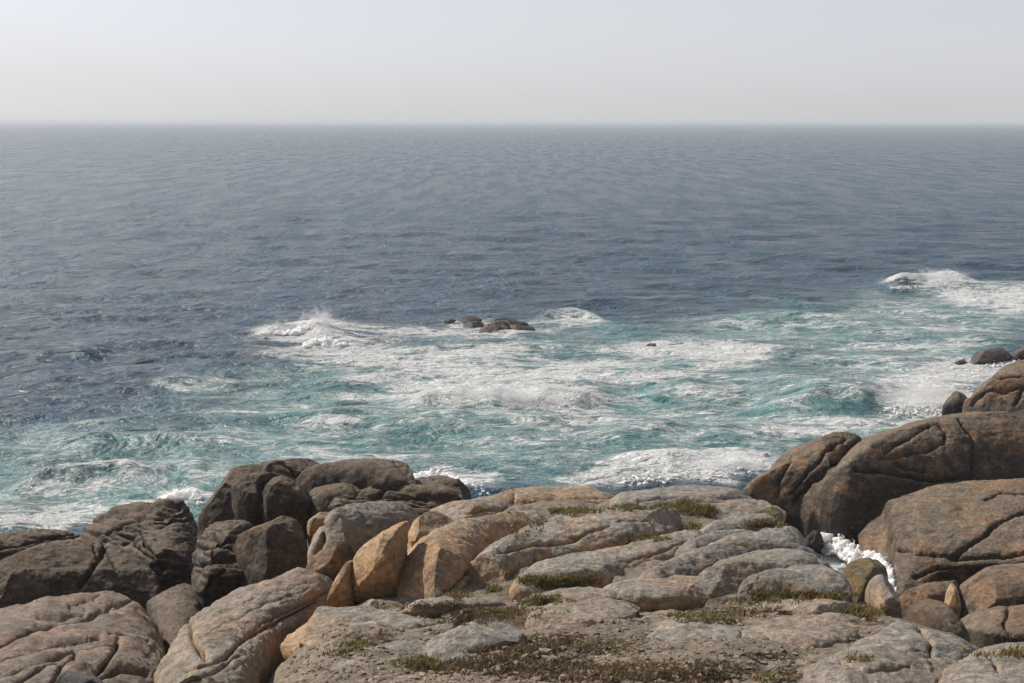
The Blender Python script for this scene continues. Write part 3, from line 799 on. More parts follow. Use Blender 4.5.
def terrain():
    rows = np.concatenate([np.linspace(5, 14, 20, endpoint=False), np.linspace(14, 23, 190, endpoint=False), np.linspace(23, 36, 110, endpoint=False), np.linspace(36, 95, 100)])
    cols = np.linspace(-0.46, 0.46, 560)
    Yg, U = np.meshgrid(rows, cols, indexing='ij')
    X = U * np.maximum(Yg, 14)
    xy = np.stack([X.ravel(), Yg.ravel()], -1)
    z = terrain_z(xy)
    p = np.column_stack([xy, z])
    near = sstep(40, 25, p[:, 1])
    big = fbm(p / 2.2, 3)
    sm = fbm(p / 0.5 + 4, 4, 0.55)
    st = fbm(np.column_stack([p[:, 0] * 0.9, p[:, 1] * 0.5, p[:, 2] * 2]) + 11, 3, 0.5, ridged=True)
    p[:, 2] += 0.16 * big + near * 0.045 * sm + 0.07 * np.clip(st, -1, 0.8) + (1 - near) * 0.35 * big
    px = project(p)
    veg = np.clip(blobs(px, VEG) * 1.25, 0, 1.1)
    # tufty swell where plants grow
    p[:, 2] += 0.05 * veg * np.clip(fbm(p / 0.25 + 7, 3) + 0.4, 0, 1)
    n = len(rows); m = len(cols)
    idx = np.arange(n * m).reshape(n, m)
    quads = np.stack([idx[:-1, :-1], idx[:-1, 1:], idx[1:, 1:], idx[1:, :-1]], -1).reshape(-1, 4)
    me = mesh_from("ground", p, quads)
    add_attr(me, "veg", veg)
    N = NT("gravel_and_bare_rock")
    pos = N.n("ShaderNodeNewGeometry").outputs["Position"]
    z = N.n("ShaderNodeSeparateXYZ", {0: pos}).outputs[2]
    n1 = N.noise(pos, 0.9, 5, 0.6, 0.3); n2 = N.noise(pos, 7, 8, 0.7); n3 = N.noise(pos, 38, 6, 0.7)
    vor = N.n("ShaderNodeTexVoronoi", {"Vector": pos, "Scale": 15.0}).outputs["Color"]
    vg = N.n("ShaderNodeSeparateXYZ", {0: vor}).outputs[0]
    c = N.mix(N.ss(n1, 0.4, 0.62), (0.17, 0.142, 0.112), (0.23, 0.192, 0.148))
    c = N.mix(N.ss(n2, 0.52, 0.66), c, (0.125, 0.097, 0.078))
    c = N.mix(1.0, c, N.gray(N.lin(vg, 0, 1, 0.72, 1.25)), 'MULTIPLY')
    c = N.mix(1.0, c, N.gray(N.lin(n3, 0.28, 0.72, 0.62, 1.32)), 'MULTIPLY')
    va = N.attr("veg")
    vm = N.ss(N.math('ADD', va, N.math('MULTIPLY', N.math('SUBTRACT', N.noise(pos, 3.5, 8, 0.7, 0.5), 0.5), 1.9)), 0.38, 0.60)
    vc = N.mix(N.ss(N.noise(pos, 1.6, 5, 0.6), 0.42, 0.62), (0.105, 0.075, 0.048), (0.095, 0.088, 0.042))
    vc = N.mix(1.0, vc, N.gray(N.lin(n3, 0.28, 0.72, 0.5, 1.5)), 'MULTIPLY')
    c = N.mix(vm, c, vc)
    # the lower shore is dark wet rock, its colour darkened further for cleft shade
    c = N.mix(N.ss(N.math('ADD', z, N.math('MULTIPLY', N.math('SUBTRACT', n1, 0.5), 2)), 6.4, 4.6), c, N.mix(N.ss(n2, 0.4, 0.65), (0.06, 0.048, 0.038), (0.035, 0.029, 0.025)))
    h = N.math('ADD', N.math('MULTIPLY', n2, 0.05), N.math('MULTIPLY', n3, 0.02))
    h = N.math('ADD', h, N.math('MULTIPLY', vg, 0.012))
    b = N.n("ShaderNodeBump", {"Height": h, "Strength": 0.7, "Distance": 1.0})
    pr = N.n("ShaderNodeBsdfPrincipled", {"Base Color": c, "Roughness": 0.9, "Normal": b.outputs[0]})
    pr.inputs["Specular IOR Level"].default_value = 0.25
    return link("ground", me, N.done(pr.outputs[0]), kind="structure")


ground = terrain()

# ------------------------------------------------------------------ the sea
FOAM = [(310, 332, 46, 9, .95), (345, 345, 40, 8, .45), (420, 332, 70, 9, .5), (390, 363, 90, 12, .72), (470, 352, 60, 6, .5), (500, 378, 110, 14, .72), (440, 388, 70, 9, .66), (515, 402, 80, 8, .92), (575, 322, 40, 6, .5), (505, 330, 55, 8, .66),
        (600, 365, 70, 9, .62), (680, 349, 75, 6, .8), (740, 352, 25, 6, .6), (640, 380, 100, 9, .5), (720, 362, 50, 10, .5), (935, 284, 36, 4.5, .95), (975, 297, 60, 9, .72), (1010, 308, 50, 12, .6), (900, 345, 90, 7, .5), (860, 362, 80, 7, .42),
        (960, 330, 60, 6, .4), (930, 385, 55, 14, .85), (915, 402, 32, 11, .95), (960, 372, 30, 12, .9), (800, 430, 75, 8, .62), (860, 420, 50, 6, .5), (710, 472, 70, 9, 1.0), (655, 468, 50, 9, .75), (600, 478, 50, 7, .6), (745, 455, 40, 8, .6),
        (190, 384, 60, 7, .30), (110, 474, 60, 6, .45), (60, 512, 75, 11, .75), (15, 525, 45, 11, .75), (183, 495, 28, 5, .95), (150, 503, 40, 5, .6), (480, 480, 28, 10, .72), (440, 468, 22, 6, .6), (40, 458, 50, 8, .32), (260, 412, 70, 6, .30), (350, 400, 60, 6, .3),
        (560, 440, 90, 8, .38), (650, 425, 70, 6, .42), (700, 405, 60, 5, .3), (560, 424, 40, 5, .2), (400, 412, 50, 5, .3), (840, 548, 40, 22, 1.0), (890, 575, 22, 14, 1.0), (420, 440, 80, 10, .25), (110, 430, 60, 6, .25), (960, 405, 30, 8, .8), (990, 365, 40, 6, .75), (800, 395, 60, 5, .3),
        (180, 455, 80, 6, .2), (300, 350, 60, 6, .35), (1040, 290, 40, 12, .6), (250, 480, 60, 8, .25), (50, 490, 40, 6, .3), (545, 348, 60, 6, .35), (780, 318, 60, 4, .25), (870, 310, 40, 3, .25)]
TEAL = [(430, 440, 280, 45, .9), (700, 410, 230, 55, .95), (800, 328, 150, 22, .8), (950, 310, 130, 32, .8), (900, 360, 140, 40, .7), (110, 492, 180, 40, .9), (320, 395, 170, 30, .55), (480, 370, 200, 35, .6), (560, 325, 50, 9, .6), (90, 452, 170, 26, .6), (850, 540, 80, 60, .6), (640, 350, 120, 20, .5)]
# breaking crests: picture survey of the crest line, height, front and back width in metres, foam
CREST = [([(405, 408), (440, 404), (480, 402), (530, 401), (575, 402), (605, 396)], 1.15, 1.5, 4.5, .95),
         ([(255, 336), (280, 333), (310, 331), (345, 338)], 0.9, 1.2, 3.5, .9),
         ([(310, 345), (335, 343), (360, 345)], 0.6, 0.8, 2.5, .8),
         ([(770, 410), (800, 405), (840, 402), (880, 398), (905, 394)], 1.4, 1.6, 4.0, .25),
         ([(660, 392), (720, 388), (790, 386), (850, 388)], 0.8, 1.8, 4.0, .1),
         ([(890, 288), (920, 284), (945, 280), (968, 280)], 1.3, 1.6, 5.0, 1.0),
         ([(600, 478), (640, 470), (690, 464), (740, 462), (775, 462)], 0.55, 1.2, 3.0, .9),
         ([(20, 486), (60, 478), (100, 476), (145, 480)], 0.7, 0.8, 2.5, .5),
         ([(150, 474), (180, 472), (205, 476)], 0.5, 0.8, 2.0, .35),
         ([(60, 448), (120, 442), (200, 446), (260, 442)], 0.5, 1.4, 3.5, .08),
         ([(150, 384), (190, 381), (235, 380)], 0.45, 1.2, 4.0, .05),
         ([(30, 360), (60, 357), (90, 360)], 0.8, 1.3, 4.5, .1),
         ([(540, 318), (575, 316), (600, 320)], 1.0, 1.5, 4.0, .4),
         ([(260, 425), (330, 420), (400, 424)], 0.5, 1.4, 3.5, .12),
         ([(420, 425), (480, 420), (560, 424), (620, 420)], 0.6, 1.4, 3.0, .2),
         ([(600, 440), (680, 436), (760, 440)], 0.6, 1.3, 3.0, .15),
         ([(700, 325), (790, 320), (880, 324)], 0.7, 1.6, 4.0, .05),
         ([(600, 300), (700, 296), (800, 300)], 0.5, 2.0, 6.0, .0),
         ([(300, 388), (345, 384), (400, 386)], 0.6, 1.2, 3.0, .3)]


def sea_rows():
    py = np.concatenate([np.arange(640, 560, -2.0), np.arange(560, 210, -0.72), np.arange(210, 124, -0.9)])
    r = ray(np.full_like(py, 512), py)
    Y = -H / r[:, 2]
    return np.concatenate([[18, 28], Y, [12500, 15500, 20000]])


def sea():
    Yr = sea_rows()
    U = np.arange(-190, 1216, 1.5)
    U = (U - 512) / F
    n, m = len(Yr), len(U)
    Yg, Ug = np.meshgrid(Yr, U, indexing='ij')
    X = (Ug * Yg).ravel(); Y = Yg.ravel()
    step = np.gradient(Yr)[:, None].repeat(m, 1).ravel()
    near = np.where(Y < 900)[0]
    r2 = np.random.default_rng(21)
    x, y, st = X[near], Y[near], step[near]
    # domain wobble so that crests are not ruler straight
    wob = np.column_stack([x / 26, y / 26, np.zeros_like(x)])
    wx = x + 2.2 * perlin(wob + 3); wy = y + 2.2 * perlin(wob + 41)
    gust = 0.75 + 0.5 * sstep(-0.5, 0.6, perlin(np.column_stack([x / 60, y / 75, np.full_like(x, 9.0)])))
    h = np.zeros_like(x)
    for k in range(72):
        lam = 1.0 * 16 ** r2.random() if k > 5 else 18 + 5 * k
        th = r2.normal(0, 0.5 if k > 5 else 0.25) + 0.15
        amp = 0.0037 * lam ** 0.85 if k > 5 else 0.022
        kx, ky = 2 * math.pi / lam * math.sin(th), 2 * math.pi / lam * math.cos(th)
        fade = sstep(2.2, 5.0, lam / st)
        ph = r2.random() * 7
        c = np.sin(kx * wx + ky * wy + ph)
        h += fade * amp * (c + 0.4 * (c * c - 0.5)) * (gust if lam < 8 else 1)
    chop = fbm(np.column_stack([x / 2.2, y / 2.2, np.zeros_like(x)]), 4, 0.55, ridged=True)
    px = project(np.column_stack([x, y, np.zeros_like(x)]))
    warp = np.column_stack([perlin(np.column_stack([px[:, 0] / 40, px[:, 1] / 9, px[:, 0] * 0])) * 16, perlin(np.column_stack([px[:, 0] / 40, px[:, 1] / 9, px[:, 0] * 0 + 5])) * 3.5])
    foam = blobs(px + warp, FOAM)
    teal = blobs(px + warp * 1.5, TEAL)
    h += 0.075 * np.clip(foam + 0.5 * teal, 0, 1.2) * (chop - 0.1) * sstep(1.6, 0.5, st)
    for pts, hh, wf, wb, fo in CREST:
        pts = np.asarray(pts, float)
        wld = on_sea(pts[:, 0], pts[:, 1])
        xa, xb = wld[0, 0], wld[-1, 0]
        yc = np.interp(x, wld[:, 0], wld[:, 1]) + 0.9 * perlin(np.column_stack([x / 1.9, x * 0 + hh * 7, x * 0])) + 0.12 * perlin(np.column_stack([x / 0.6, x * 0 + hh * 7, x * 0]))
        L = xb - xa
        tap = sstep(xa - 0.15 * L, xa + 0.22 * L, x) * sstep(xb + 0.15 * L, xb - 0.22 * L, x)
        s = y - yc
        var = 0.75 + 0.5 * perlin(np.column_stack([x / 2.3, x * 0 + 3 + hh, x * 0]))
        ln = 0.5 * (1 + np.tanh(s / 0.3))
        g = np.where(s < 0, np.exp(-(s / wf) ** 2), np.exp(-(s / wb) ** 2))
        h += 0.8 * hh * tap * g * var
        fz = np.where(s < 0, np.exp(-(s / (wf * 0.75)) ** 2), np.exp(-(s / (wb * 0.45)) ** 2)) * tap
        foam = 1 - (1 - foam) * (1 - np.clip(fo * fz * (0.8 + 0.5 * var - 0.35), 0, 1))
        teal = 1 - (1 - teal) * (1 - 0.6 * tap * np.where(s < 0, np.exp(-(s / wf) ** 2), 0) * sstep(150, 110, y))
    # shallow water over the foot of the rocks is churned up
    sh = np.where(y < 92)[0]
    tz = terrain_z(np.column_stack([x[sh], y[sh]]))
    edge = sstep(-1.7, -0.1, tz + 0.35 * perlin(np.column_stack([x[sh] / 1.6, y[sh] / 1.6, np.zeros(len(sh))])))
    teal[sh] = np.maximum(teal[sh], 0.85 * sstep(-2.6, -0.6, tz))
    foam[sh] = np.maximum(foam[sh], 0.62 * edge)
    foam = np.maximum(foam, 0.30 * teal)
    Z = np.zeros_like(X); FO = np.zeros_like(X); TE = np.zeros_like(X)
    Z[near] = h; FO[near] = foam; TE[near] = teal
    V = np.column_stack([X, Y, Z])
    idx = np.arange(n * m).reshape(n, m)
    quads = np.stack([idx[:-1, :-1], idx[:-1, 1:], idx[1:, 1:], idx[1:, :-1]], -1).reshape(-1, 4)
    me = mesh_from("sea", V, quads)
    add_attr(me, "foam", FO); add_attr(me, "teal", TE)
    N = NT("sea_water")
    pos = N.n("ShaderNodeNewGeometry").outputs["Position"]
    flat = N.vscale(pos, (0.5, 1, 0.3))
    fo = N.attr("foam"); te = N.attr("teal")
    # ripples
    b1 = N.noise(N.vscale(pos, (0.30, 0.42, 0.3), rot=(0, 0, 0.2)), 1.0, 5, 0.6, 0.6)
    b2 = N.noise(N.vscale(pos, (0.95, 1.3, 1.0), rot=(0, 0, -0.25)), 1.0, 5, 0.62, 0.5)
    b3 = N.noise(N.vscale(pos, (0.030, 0.045, 0.03), rot=(0, 0, 0.1)), 1.0, 5, 0.6, 0.4)
    hgt = N.math('ADD', N.math('MULTIPLY', b1, 1.5), N.math('MULTIPLY', b2, 0.52))
    hgt = N.math('ADD', hgt, N.math('MULTIPLY', b3, 1.4))
    hgt = N.math('MULTIPLY', hgt, N.lin(te, 0, 1, 1.0, 0.6))
    bmp = N.n("ShaderNodeBump", {"Height": hgt, "Strength": 1.0, "Distance": 1.0})
    # lace of foam
    wv = N.n("ShaderNodeTexNoise", {"Vector": flat, "Scale": 0.45, "Detail": 3.0})
    wvec = N.n("ShaderNodeVectorMath", {0: wv.outputs["Color"], 1: (0.5, 0.5, 0.5)}, operation='SUBTRACT').outputs[0]
    wvec = N.n("ShaderNodeVectorMath", {0: wvec, 3: 3.2}, operation='SCALE').outputs[0]
    wp = N.n("ShaderNodeVectorMath", {0: flat, 1: wvec}, operation='ADD').outputs[0]

    def ridge(sc, det, ro):
        q = N.noise(wp, sc, det, ro, 0.4)
        return N.math('SUBTRACT', 1.0, N.math('MULTIPLY', N.math('ABSOLUTE', N.math('SUBTRACT', q, 0.5)), 5.0), clamp=True)
    r1 = ridge(0.75, 4, 0.55); r2_ = ridge(2.2, 5, 0.62); q3 = N.noise(wp, 5.5, 6, 0.72); q0 = N.noise(wp, 0.28, 4, 0.6)
    v = N.math('ADD', N.math('MULTIPLY', r1, 0.36), N.math('MULTIPLY', r2_, 0.32))
    v = N.math('ADD', v, N.math('MULTIPLY', q3, 0.30))
    v = N.math('ADD', v, N.math('MULTIPLY', N.math('SUBTRACT', q0, 0.5), 0.9))
    v = N.math('ADD', N.math('MULTIPLY', N.math('SUBTRACT', v, 0.5), 1.5), 0.5)
    th = N.math('ADD', v, N.math('MULTIPLY', fo, 0.92))
    fm = N.ss(th, 0.93, 1.22)
    soft = N.math('MULTIPLY', N.ss(th, 0.55, 1.15), 0.34)
    fm = N.math('MAXIMUM', fm, soft)
    fm = N.math('MULTIPLY', fm, N.ss(fo, 0.05, 0.30))
    # a few small whitecaps on the open water are part of the same sheet
    tv = N.ss(N.math('ADD', te, N.math('MULTIPLY', N.math('SUBTRACT', q0, 0.5), 0.9)), 0.15, 0.85)
    base = N.mix(tv, (0.006, 0.042, 0.078), (0.062, 0.165, 0.168))
    gu = N.noise(N.vscale(pos, (0.20, 0.028, 0.1), rot=(0, 0, 0.06)), 1.0, 6, 0.68, 0.3)
    gl = N.ss(gu, 0.36, 0.64)
    base = N.mix(1.0, base, N.gray(N.lin(gl, 0, 1, 0.78, 1.25)), 'MULTIPLY')
    wat = N.n("ShaderNodeBsdfPrincipled", {"Base Color": base, "Roughness": N.lin(gl, 0, 1, 0.18, 0.32), "IOR": 1.33, "Normal": bmp.outputs[0]})
    wat.inputs['Specular IOR Level'].default_value = 0.4
    fb = N.n("ShaderNodeBump", {"Height": N.math('MULTIPLY', v, 0.5), "Strength": 0.8, "Distance": 1.0, "Normal": bmp.outputs[0]})
    fs = N.n("ShaderNodeBsdfPrincipled", {"Base Color": (0.76, 0.78, 0.79, 1), "Roughness": 0.9, "Normal": fb.outputs[0]})
    fs.inputs["Specular IOR Level"].default_value = 0.1
    ms = N.n("ShaderNodeMixShader", {0: fm, 1: wat.outputs[0], 2: fs.outputs[0]})
    return link("sea", me, N.done(ms.outputs[0]), kind="structure")


sea_obj = sea()


# ------------------------------------------------------------------ thrown white water
def ico(sub):
    import bmesh
    bm = bmesh.new()
    bmesh.ops.create_icosphere(bm, subdivisions=sub, radius=1.0)
    v = np.array([x.co[:] for x in bm.verts]); f = np.array([[q.index for q in p.verts] for p in bm.faces])
    bm.free()
    return v, f


ICO1 = ico(1); ICO2 = ico(2)
NW = NT("white_water")
_pw = NW.n("ShaderNodeNewGeometry").outputs["Position"]
_nw = NW.noise(_pw, 3.0, 6, 0.7)
_bw = NW.n("ShaderNodeBump", {"Height": _nw, "Strength": 0.9, "Distance": 0.35})
_sw = NW.n("ShaderNodeBsdfPrincipled", {"Base Color": (0.93, 0.95, 0.96, 1), "Roughness": 1.0, "Normal": _bw.outputs[0], "Subsurface Weight": 1.0, "Subsurface Radius": (1.0, 1.0, 1.0), "Subsurface Scale": 0.35})
_sw.inputs["Specular IOR Level"].default_value = 0.05
M['white'] = NW.done(_sw.outputs[0])


def mist(label, px, py, z, size, dens, seed):
    """a puff of fine drops hanging over breaking water"""
    c = on_sea(np.array([px], float), np.array([py], float), 0.0)[0]
    v, f = ico(4)
    q = v * (1 + 0.22 * fbm(v * 1.6 + seed * 9.1, 3, 0.5))[:, None]
    q = q * np.array(size)
    q[:, 2] = np.maximum(q[:, 2], -0.25)
    me = mesh_from("sea_mist", q, None, f)
    N = NT("sea_mist")
    tc = N.n("ShaderNodeTexCoord").outputs["Object"]
    sc = N.vscale(tc, (1 / size[0], 1 / size[1], 1 / size[2]))
    ln = N.n("ShaderNodeVectorMath", {0: sc}, operation='LENGTH').outputs["Value"]
    nz = N.noise(N.vscale(tc, (1, 1, 1), (seed * 3.7, 0, 0)), 2.0, 6, 0.7, 0.6)
    d = N.ss(N.math('SUBTRACT', N.math('ADD', N.math('MULTIPLY', N.math('SUBTRACT', nz, 0.5), 2.2), 0.85), N.math('MULTIPLY', ln, 0.85)), 0.1, 0.8)
    p = N.n("ShaderNodeVolumePrincipled", {"Color": (0.97, 0.98, 1.0, 1), "Density": N.math('MULTIPLY', d, dens), "Anisotropy": 0.15})
    N.t.links.new(p.outputs[0], N.out.inputs[1])
    return link("sea_mist", me, N.m, label, "spray", "puffs of spray over the breakers", kind="stuff", loc=None).__setattr__("location", Vector((float(c[0]), float(c[1]), z)))


mist("soft white spray over the plume left of the islet", 320, 333, 0.5, (1.9, 1.2, 1.8), 1.5, 1)
mist("soft white spray along the crest in front of the islet", 505, 405, 0.5, (5.0, 0.9, 0.85), 1.1, 2)
mist("soft white spray over the farthest breaker on the right", 940, 284, 0.6, (4.0, 1.4, 1.2), 0.9, 3)
mist("soft white spray against the rock point on the right", 925, 408, 0.5, (2.8, 1.4, 1.6), 0.8, 4)
mist("soft white spray where the surf meets the whale backed rock", 735, 470, 0.3, (3.0, 1.2, 0.8), 0.8, 5)
mist("soft white spray behind the ridged shore rock", 183, 500, 0.2, (1.5, 0.9, 0.7), 0.8, 6)


def spray(label, line, heights, depth, n, size=0.28, z0=0.1, drops=1.0, seed=0, vox=0.06):
    """a heap of tumbling white water along a line of survey points, thinning into drops at its top"""
    r = np.random.default_rng(100 + seed)
    pts = on_sea(np.array([p[0] for p in line], float), np.array([p[1] for p in line], float), z0)
    seg = np.linspace(0, 1, len(pts))
    vs, fs, off = [], [], 0
    for k in range(int(n * 2.6)):
        t = r.random()
        c = np.array([np.interp(t, seg, pts[:, i]) for i in range(3)])
        hh = 0.6 * np.interp(t, seg, heights)
        u = r.random() ** 1.8
        c[2] += u * hh * (0.75 + 0.5 * r.random()) - 0.05
        c[1] += np.clip(r.normal(0, 0.6), -1, 1) * depth * (1 - 0.5 * u); c[0] += np.clip(r.normal(0, 0.2), -0.3, 0.3) * depth
        s = 0.72 * size * (1 - 0.72 * u) * (0.22 + 0.8 * r.random() ** 3)
        v, f = ICO2 if s > 0.12 else ICO1
        q = v * (s * np.array([1.5, 1.1, 0.8]))
        q = q + c
        q = q + v * (s * 0.55 * fbm(q * (0.9 / max(s, 0.05)) + k, 2, 0.6))[:, None]
        vs.append(q); fs.append(f + off); off += len(v)
    ds, dfs, doff = [], [], 0
    for k in range(int(n * 1.2 * drops)):
        t = r.random()
        c = np.array([np.interp(t, seg, pts[:, i]) for i in range(3)])
        hh = np.interp(t, seg, heights)
        c[2] += r.random() ** 1.6 * hh * 1.3
        c[1] += r.normal(0, depth * 1.1); c[0] += r.normal(0, 0.4 * depth + 0.15)
        s = 0.005 + 0.013 * r.random() ** 3
        v, f = ICO1
        ds.append(v * s + c); dfs.append(f + doff); doff += len(v)
    # the clots of foam flow into one another
    src = bpy.data.objects.new("foam_source", mesh_from("foam_source", np.concatenate(vs), None, np.concatenate(fs)))
    col.objects.link(src)
    md = src.modifiers.new("merge", 'REMESH')
    md.mode = 'VOXEL'; md.voxel_size = vox; md.use_smooth_shade = True
    bpy.context.view_layer.update()
    me2 = src.evaluated_get(bpy.context.evaluated_depsgraph_get()).to_mesh()
    nv = len(me2.vertices)
    v2 = np.empty(nv * 3, np.float32); me2.vertices.foreach_get("co", v2); v2 = v2.reshape(-1, 3).astype(float)
    nl = np.empty(len(me2.loops), np.int32); me2.loops.foreach_get("vertex_index", nl)
    q2 = nl.reshape(-1, 4)
    n2 = quad_normals(v2, q2)
    v2 = v2 + n2 * (0.06 * fbm(v2 / 0.16, 3, 0.65))[:, None]
    bpy.data.objects.remove(src)
    if ds:
        dv = np.concatenate(ds); df = np.concatenate(dfs) + len(v2)
        me = mesh_from("sea_spray", np.concatenate([v2, dv]), q2, df)
    else:
        me = mesh_from("sea_spray", v2, q2)
    o = link("sea_spray", me, M['white'], label, "spray", "white water thrown up by the waves", kind="stuff")
    return o


spray("white plume of a breaker bursting over a hidden rock left of the islet", [(262, 334), (285, 333), (305, 332), (322, 331), (338, 333)], [0.35, 0.5, 0.9, 2.1, 0.5], 0.8, 420, 0.32, seed=1)
spray("second smaller plume in front of the breaker left of the islet", [(305, 345), (322, 344), (332, 345), (345, 345)], [0.4, 1.0, 1.1, 0.3], 0.5, 200, 0.34, seed=2)
spray("white crest of the farthest breaker on the right", [(892, 288), (915, 286), (940, 283), (958, 282), (968, 284)], [0.2, 0.5, 1.3, 1.0, 0.3], 1.1, 380, 0.15, z0=0.3, seed=4)
spray("white surge bursting against the rock point on the right", [(886, 412), (905, 412), (922, 412), (940, 410), (952, 408)], [0.5, 1.3, 1.7, 1.6, 0.8], 1.6, 520, 0.13, seed=5)
spray("white water rushing between the rock point and the foam ringed rock", [(945, 388), (958, 378), (975, 370), (1000, 364), (1022, 361)], [0.6, 0.6, 0.5, 0.5, 0.4], 1.1, 300, 0.12, seed=6)
spray("white surf piling up against the left tip of the whale backed rock", [(610, 482), (650, 478), (700, 474), (740, 471), (766, 464)], [0.1, 0.2, 0.45, 0.7, 0.8], 0.8, 240, 0.15, z0=0.15, drops=0.4, seed=7)
spray("foam boiling in the narrow channel between headland and tilted slab", [(816, 541), (834, 548), (852, 556), (862, 570)], [0.7, 1.2, 1.4, 1.1], 1.1, 900, 0.13, z0=0.15, drops=0.08, seed=8)
spray("strip of foam running up the tilted slab beside the algae green boulder", [(868, 560), (880, 568), (889, 578), (893, 590)], [0.7, 0.9, 0.9, 0.7], 0.4, 420, 0.17, z0=1.0, drops=0.1, seed=9)
spray("spray behind the ridged shore rock left of the boulder pile", [(160, 500), (178, 497), (192, 495), (200, 500)], [0.3, 0.7, 0.8, 0.3], 0.5, 240, 0.2, seed=10)
spray("spray behind the right end of the boulder pile", [(415, 476), (440, 474), (468, 486), (485, 494)], [0.3, 0.5, 0.6, 0.3], 0.6, 220, 0.2, seed=11)


# ------------------------------------------------------------------ plants and gravel, dropped on what they stand on
bpy.context.view_layer.update()
DG = bpy.context.evaluated_depsgraph_get()


def hit(px, py):
    r = ray(np.array([px]), np.array([py]))[0]
    d = Vector(r).normalized()
    ok, loc, nor, i, ob, mw = scene.ray_cast(DG, Vector((0, 0, H)), d)
    return (loc, nor, ob) if ok else None


def leaf_mat(name, a, b):
    N = NT(name)
    pos = N.n("ShaderNodeNewGeometry").outputs["Position"]
    n1 = N.noise(pos, 5, 4, 0.6); n2 = N.noise(pos, 60, 2, 0.6)
    c = N.mix(N.ss(n1, 0.4, 0.6), a, b)
    c = N.mix(1.0, c, N.gray(N.lin(n2, 0.25, 0.75, 0.6, 1.4)), 'MULTIPLY')
    p = N.n("ShaderNodeBsdfPrincipled", {"Base Color": c, "Roughness": 0.8})
    p.inputs["Specular IOR Level"].default_value = 0.15
    t = N.n("ShaderNodeBsdfTranslucent", {"Color": c})
    return N.done(N.n("ShaderNodeMixShader", {0: 0.25, 1: p.outputs[0], 2: t.outputs[0]}).outputs[0])


def tufts(name, patches, mat, seed, dens=1.0):
    r = np.random.default_rng(seed)
    V, T = [], []
    for cx, cy, rx, ry, n, hgt in patches:
        for k in range(int(n * dens)):
            a = r.random() * 2 * math.pi; q = r.random() ** 0.75 * 1.25
            # ragged outline of the mat
            q *= 0.72 + 0.5 * math.sin(3 * a + cx) * 0.35 + 0.2 * r.random()
            hh = hit(cx + rx * q * math.cos(a), cy + ry * q * math.sin(a))
            if hh is None: continue
            loc, nor, ob = hh
            if ob.name.startswith("sea") or nor.z < 0.25: continue
            for b in range(7):
                p = np.array(loc) + np.array([r.normal(0, 0.03), r.normal(0, 0.05), -0.01])
                an = r.random() * 2 * math.pi
                w = 0.006 + 0.009 * r.random()
                L = hgt * (0.4 + 0.8 * r.random())
                lean = r.normal(0, 0.45, 2) + np.array([0.25, 0.0])
                wv = np.array([math.cos(an), math.sin(an), 0]) * w
                m = p + np.array([lean[0] * 0.35, lean[1] * 0.35, 0.6]) * L
                t = p + np.array([lean[0], lean[1], 0.95]) * L
                i = len(V)
                V += [p - wv, p + wv, m + wv * 0.7, m - wv * 0.7, t]
                T += [(i, i + 1, i + 2), (i, i + 2, i + 3), (i + 3, i + 2, i + 4)]
    me = mesh_from(name, np.array(V), None, np.array(T), smooth=False)
    return link(name, me, mat, kind="stuff")


GREEN = leaf_mat("coastal_grass", (0.165, 0.155, 0.055), (0.19, 0.13, 0.06))
HEATH = leaf_mat("dry_heath", (0.17, 0.115, 0.07), (0.125, 0.098, 0.055))
g1 = tufts("grass", [(555, 582, 38, 5, 330, 0.09), (530, 580, 14, 4, 60, 0.09), (575, 512, 24, 4, 200, 0.08), (628, 508, 24, 3, 120, 0.07), (666, 507, 16, 3, 90, 0.07), (686, 506, 12, 5, 130, 0.11), (703, 511, 14, 5, 150, 0.12), (690, 527, 12, 4, 60, 0.08), (765, 524, 20, 4, 140, 0.10),
                     (648, 539, 22, 3, 90, 0.07), (538, 524, 8, 6, 40, 0.07), (520, 534, 10, 5, 30, 0.06), (800, 596, 55, 5, 300, 0.08), (865, 612, 22, 6, 160, 0.09), (492, 590, 8, 5, 40, 0.08), (455, 596, 14, 4, 50, 0.07), (540, 600, 30, 5, 120, 0.07), (360, 645, 16, 5, 60, 0.06), (420, 664, 22, 5, 120, 0.07), (700, 617, 40, 4, 110, 0.06),
                     (770, 680, 20, 5, 50, 0.06), (858, 660, 12, 3, 30, 0.05), (1010, 655, 30, 4, 60, 0.08), (1000, 638, 34, 4, 90, 0.1), (500, 613, 30, 5, 100, 0.06), (500, 490, 14, 1.5, 40, 0.05), (745, 545, 14, 2, 20, 0.05), (640, 672, 50, 8, 150, 0.05)], GREEN, 5, 0.75)
g1["label"] = "olive green and yellowish grass tufts in the joints of the granite slabs"; g1["category"] = "grass"
g2 = tufts("heath", [(480, 615, 70, 8, 600, 0.05), (440, 606, 50, 4, 160, 0.05), (520, 650, 50, 9, 360, 0.04), (450, 668, 40, 6, 300, 0.07), (505, 664, 30, 6, 200, 0.05), (545, 672, 60, 10, 520, 0.045), (640, 676, 70, 10, 700, 0.045), (705, 672, 55, 11, 560, 0.045), (590, 650, 55, 7, 330, 0.035), (560, 640, 50, 6, 220, 0.035), (740, 612, 50, 5, 220, 0.04), (715, 622, 30, 3, 90, 0.04),
                     (655, 606, 35, 4, 120, 0.04), (375, 637, 30, 5, 110, 0.035), (345, 652, 20, 4, 70, 0.04), (640, 640, 20, 5, 60, 0.03), (770, 655, 40, 3, 100, 0.035), (760, 601, 40, 4, 150, 0.05), (790, 673, 14, 5, 60, 0.04)], HEATH, 6, 0.5)
g2["label"] = "dry brown heath mats spread over the gravel in front"; g2["category"] = "heath"


